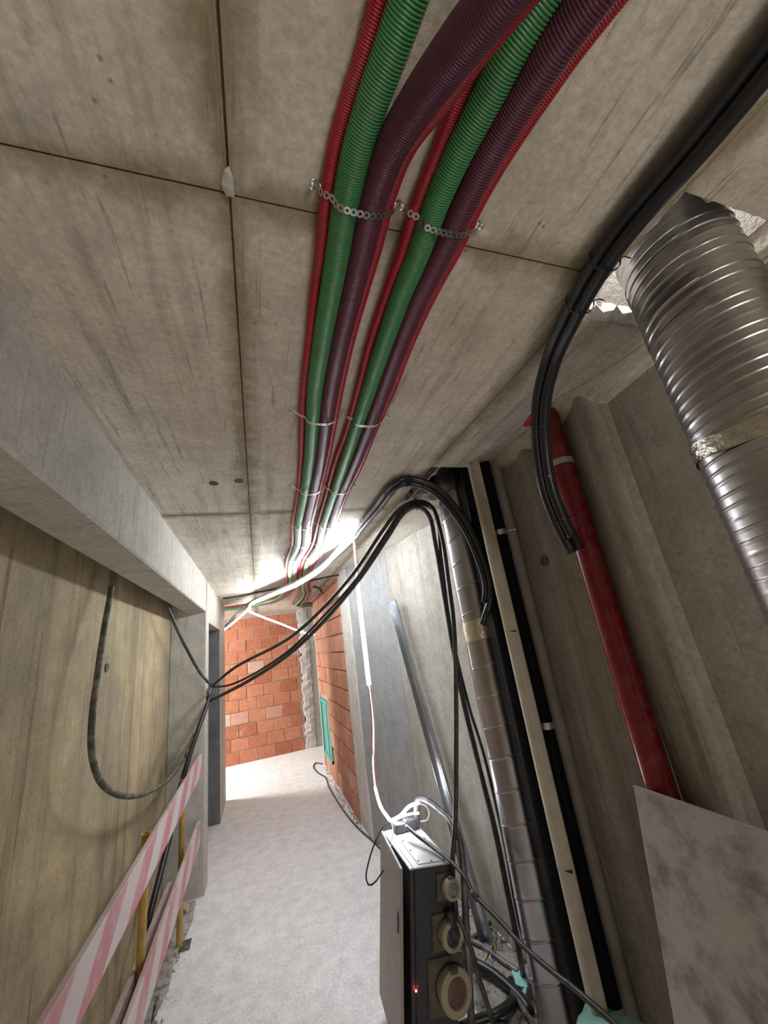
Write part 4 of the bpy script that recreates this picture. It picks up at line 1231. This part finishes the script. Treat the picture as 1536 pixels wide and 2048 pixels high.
TB0 = (-0.515, 1.444, 1.061)
TB1 = (-0.505, 4.221, 1.048)
plank('board', (-0.515, 0.6, 1.04), (-0.505, TB1[1], TB1[2]), 0.155, 0.024, M['stripe'])
LB1 = (-0.505, 4.134, 0.578)
LB0 = (-0.52, 2.251, 0.541)
plank('board', (-0.53, 1.2, LB0[2] - (LB1[2] - LB0[2]) / (LB1[1] - LB0[1]) * (LB0[1] - 1.2)), (-0.505, LB1[1], LB1[2]), 0.17, 0.022, M['stripe'])
MB1 = (-0.585, 3.454, 0.486)
MB0 = (-0.575, 2.318, 0.517)
o = plank('board', (-0.575, 1.2, MB0[2] - (MB1[2] - MB0[2]) / (MB1[1] - MB0[1]) * (MB0[1] - 1.2)), (-0.585, MB1[1], MB1[2]), 0.10, 0.026, M['wood'])
o['label'] = 'dusty unpainted pinkish board'
for (x, y, zt, gap) in ((-0.565, 2.62, 1.02, 0.6), (-0.575, 3.72, 0.98, 0.6), (-0.565, 1.42, 0.98, 0.5)):
    pm = bmesh.new()
    under(lathe('post', [(0.0, 0.0), (0.019, 0.0), (0.019, zt - 0.06), (0.022, zt - 0.055), (0.022, zt), (0.0175, zt), (0.0175, zt - 0.03), (0, zt - 0.03)], (x, y, 0.012), (0, 0, 1), M['post'], None, sides=16), bar)
    pm.free()
    under(box('foot_plate', (x - 0.09, y - 0.05, 0.0), (x + 0.07, y + 0.05, 0.012), M['frame_tube'], bevel=0.002), bar)

# ------------------------------------------------------------------ small marks on the concrete
o = link('mortar_lump', stone_mesh(0.03, 21), M['mortar'])
o.location = (-0.026, 0.495, 2.594); o.scale = (0.45, 1.0, 0.35)
tag(o, 'pale mortar lump stuck to the ceiling joint near the camera', 'mortar')
for i, (x, y) in enumerate(((-0.177, 1.823), (-0.064, 1.796))):
    o = lathe('form_hole', [(0.0, 0.0), (0.018, 0.0), (0.022, 0.003), (0.018, 0.005), (0.014, 0.001), (0.0, 0.001)], (x, y, 2.599), (0, 0, -1), M['darkgrey'], None, sides=14)
    tag(o, ('shallow round form tie recess in the ceiling, further from the joint' if i == 0 else 'shallow round form tie recess in the ceiling, touching the joint'), 'recess')
hp = (1.243, 1.419, 2.026)
o = lathe('form_hole', [(0.0, 0.0), (0.02, 0.0), (0.024, 0.004), (0.019, 0.006), (0.012, 0.001), (0.0, 0.001)], (hp[0] - 0.004, hp[1], hp[2]), (-1, 0, 0), M['darkgrey'], None, sides=14)
tag(o, 'round form tie recess in the pile wall left of the red pipe', 'recess')
hp = (-0.798, 2.626, 1.849)
o = lathe('form_hole', [(0.0, 0.0), (0.02, 0.0), (0.024, 0.004), (0.019, 0.006), (0.012, 0.001), (0.0, 0.001)], hp, (1, 0, 0), M['darkgrey'], None, sides=14)
tag(o, 'round grey tie plug in the yellowed wall beside the hanging cable', 'recess')
o = scrap('plastic_scrap', [(1.137, 1.214, 2.595), (1.113, 1.125, 2.59), (1.163, 1.128, 2.58), (1.2, 1.181, 2.58)], 0.003, M['red_wire'], 'torn red plastic flap on the ceiling beside the red pipe', 'plastic', 0.002)
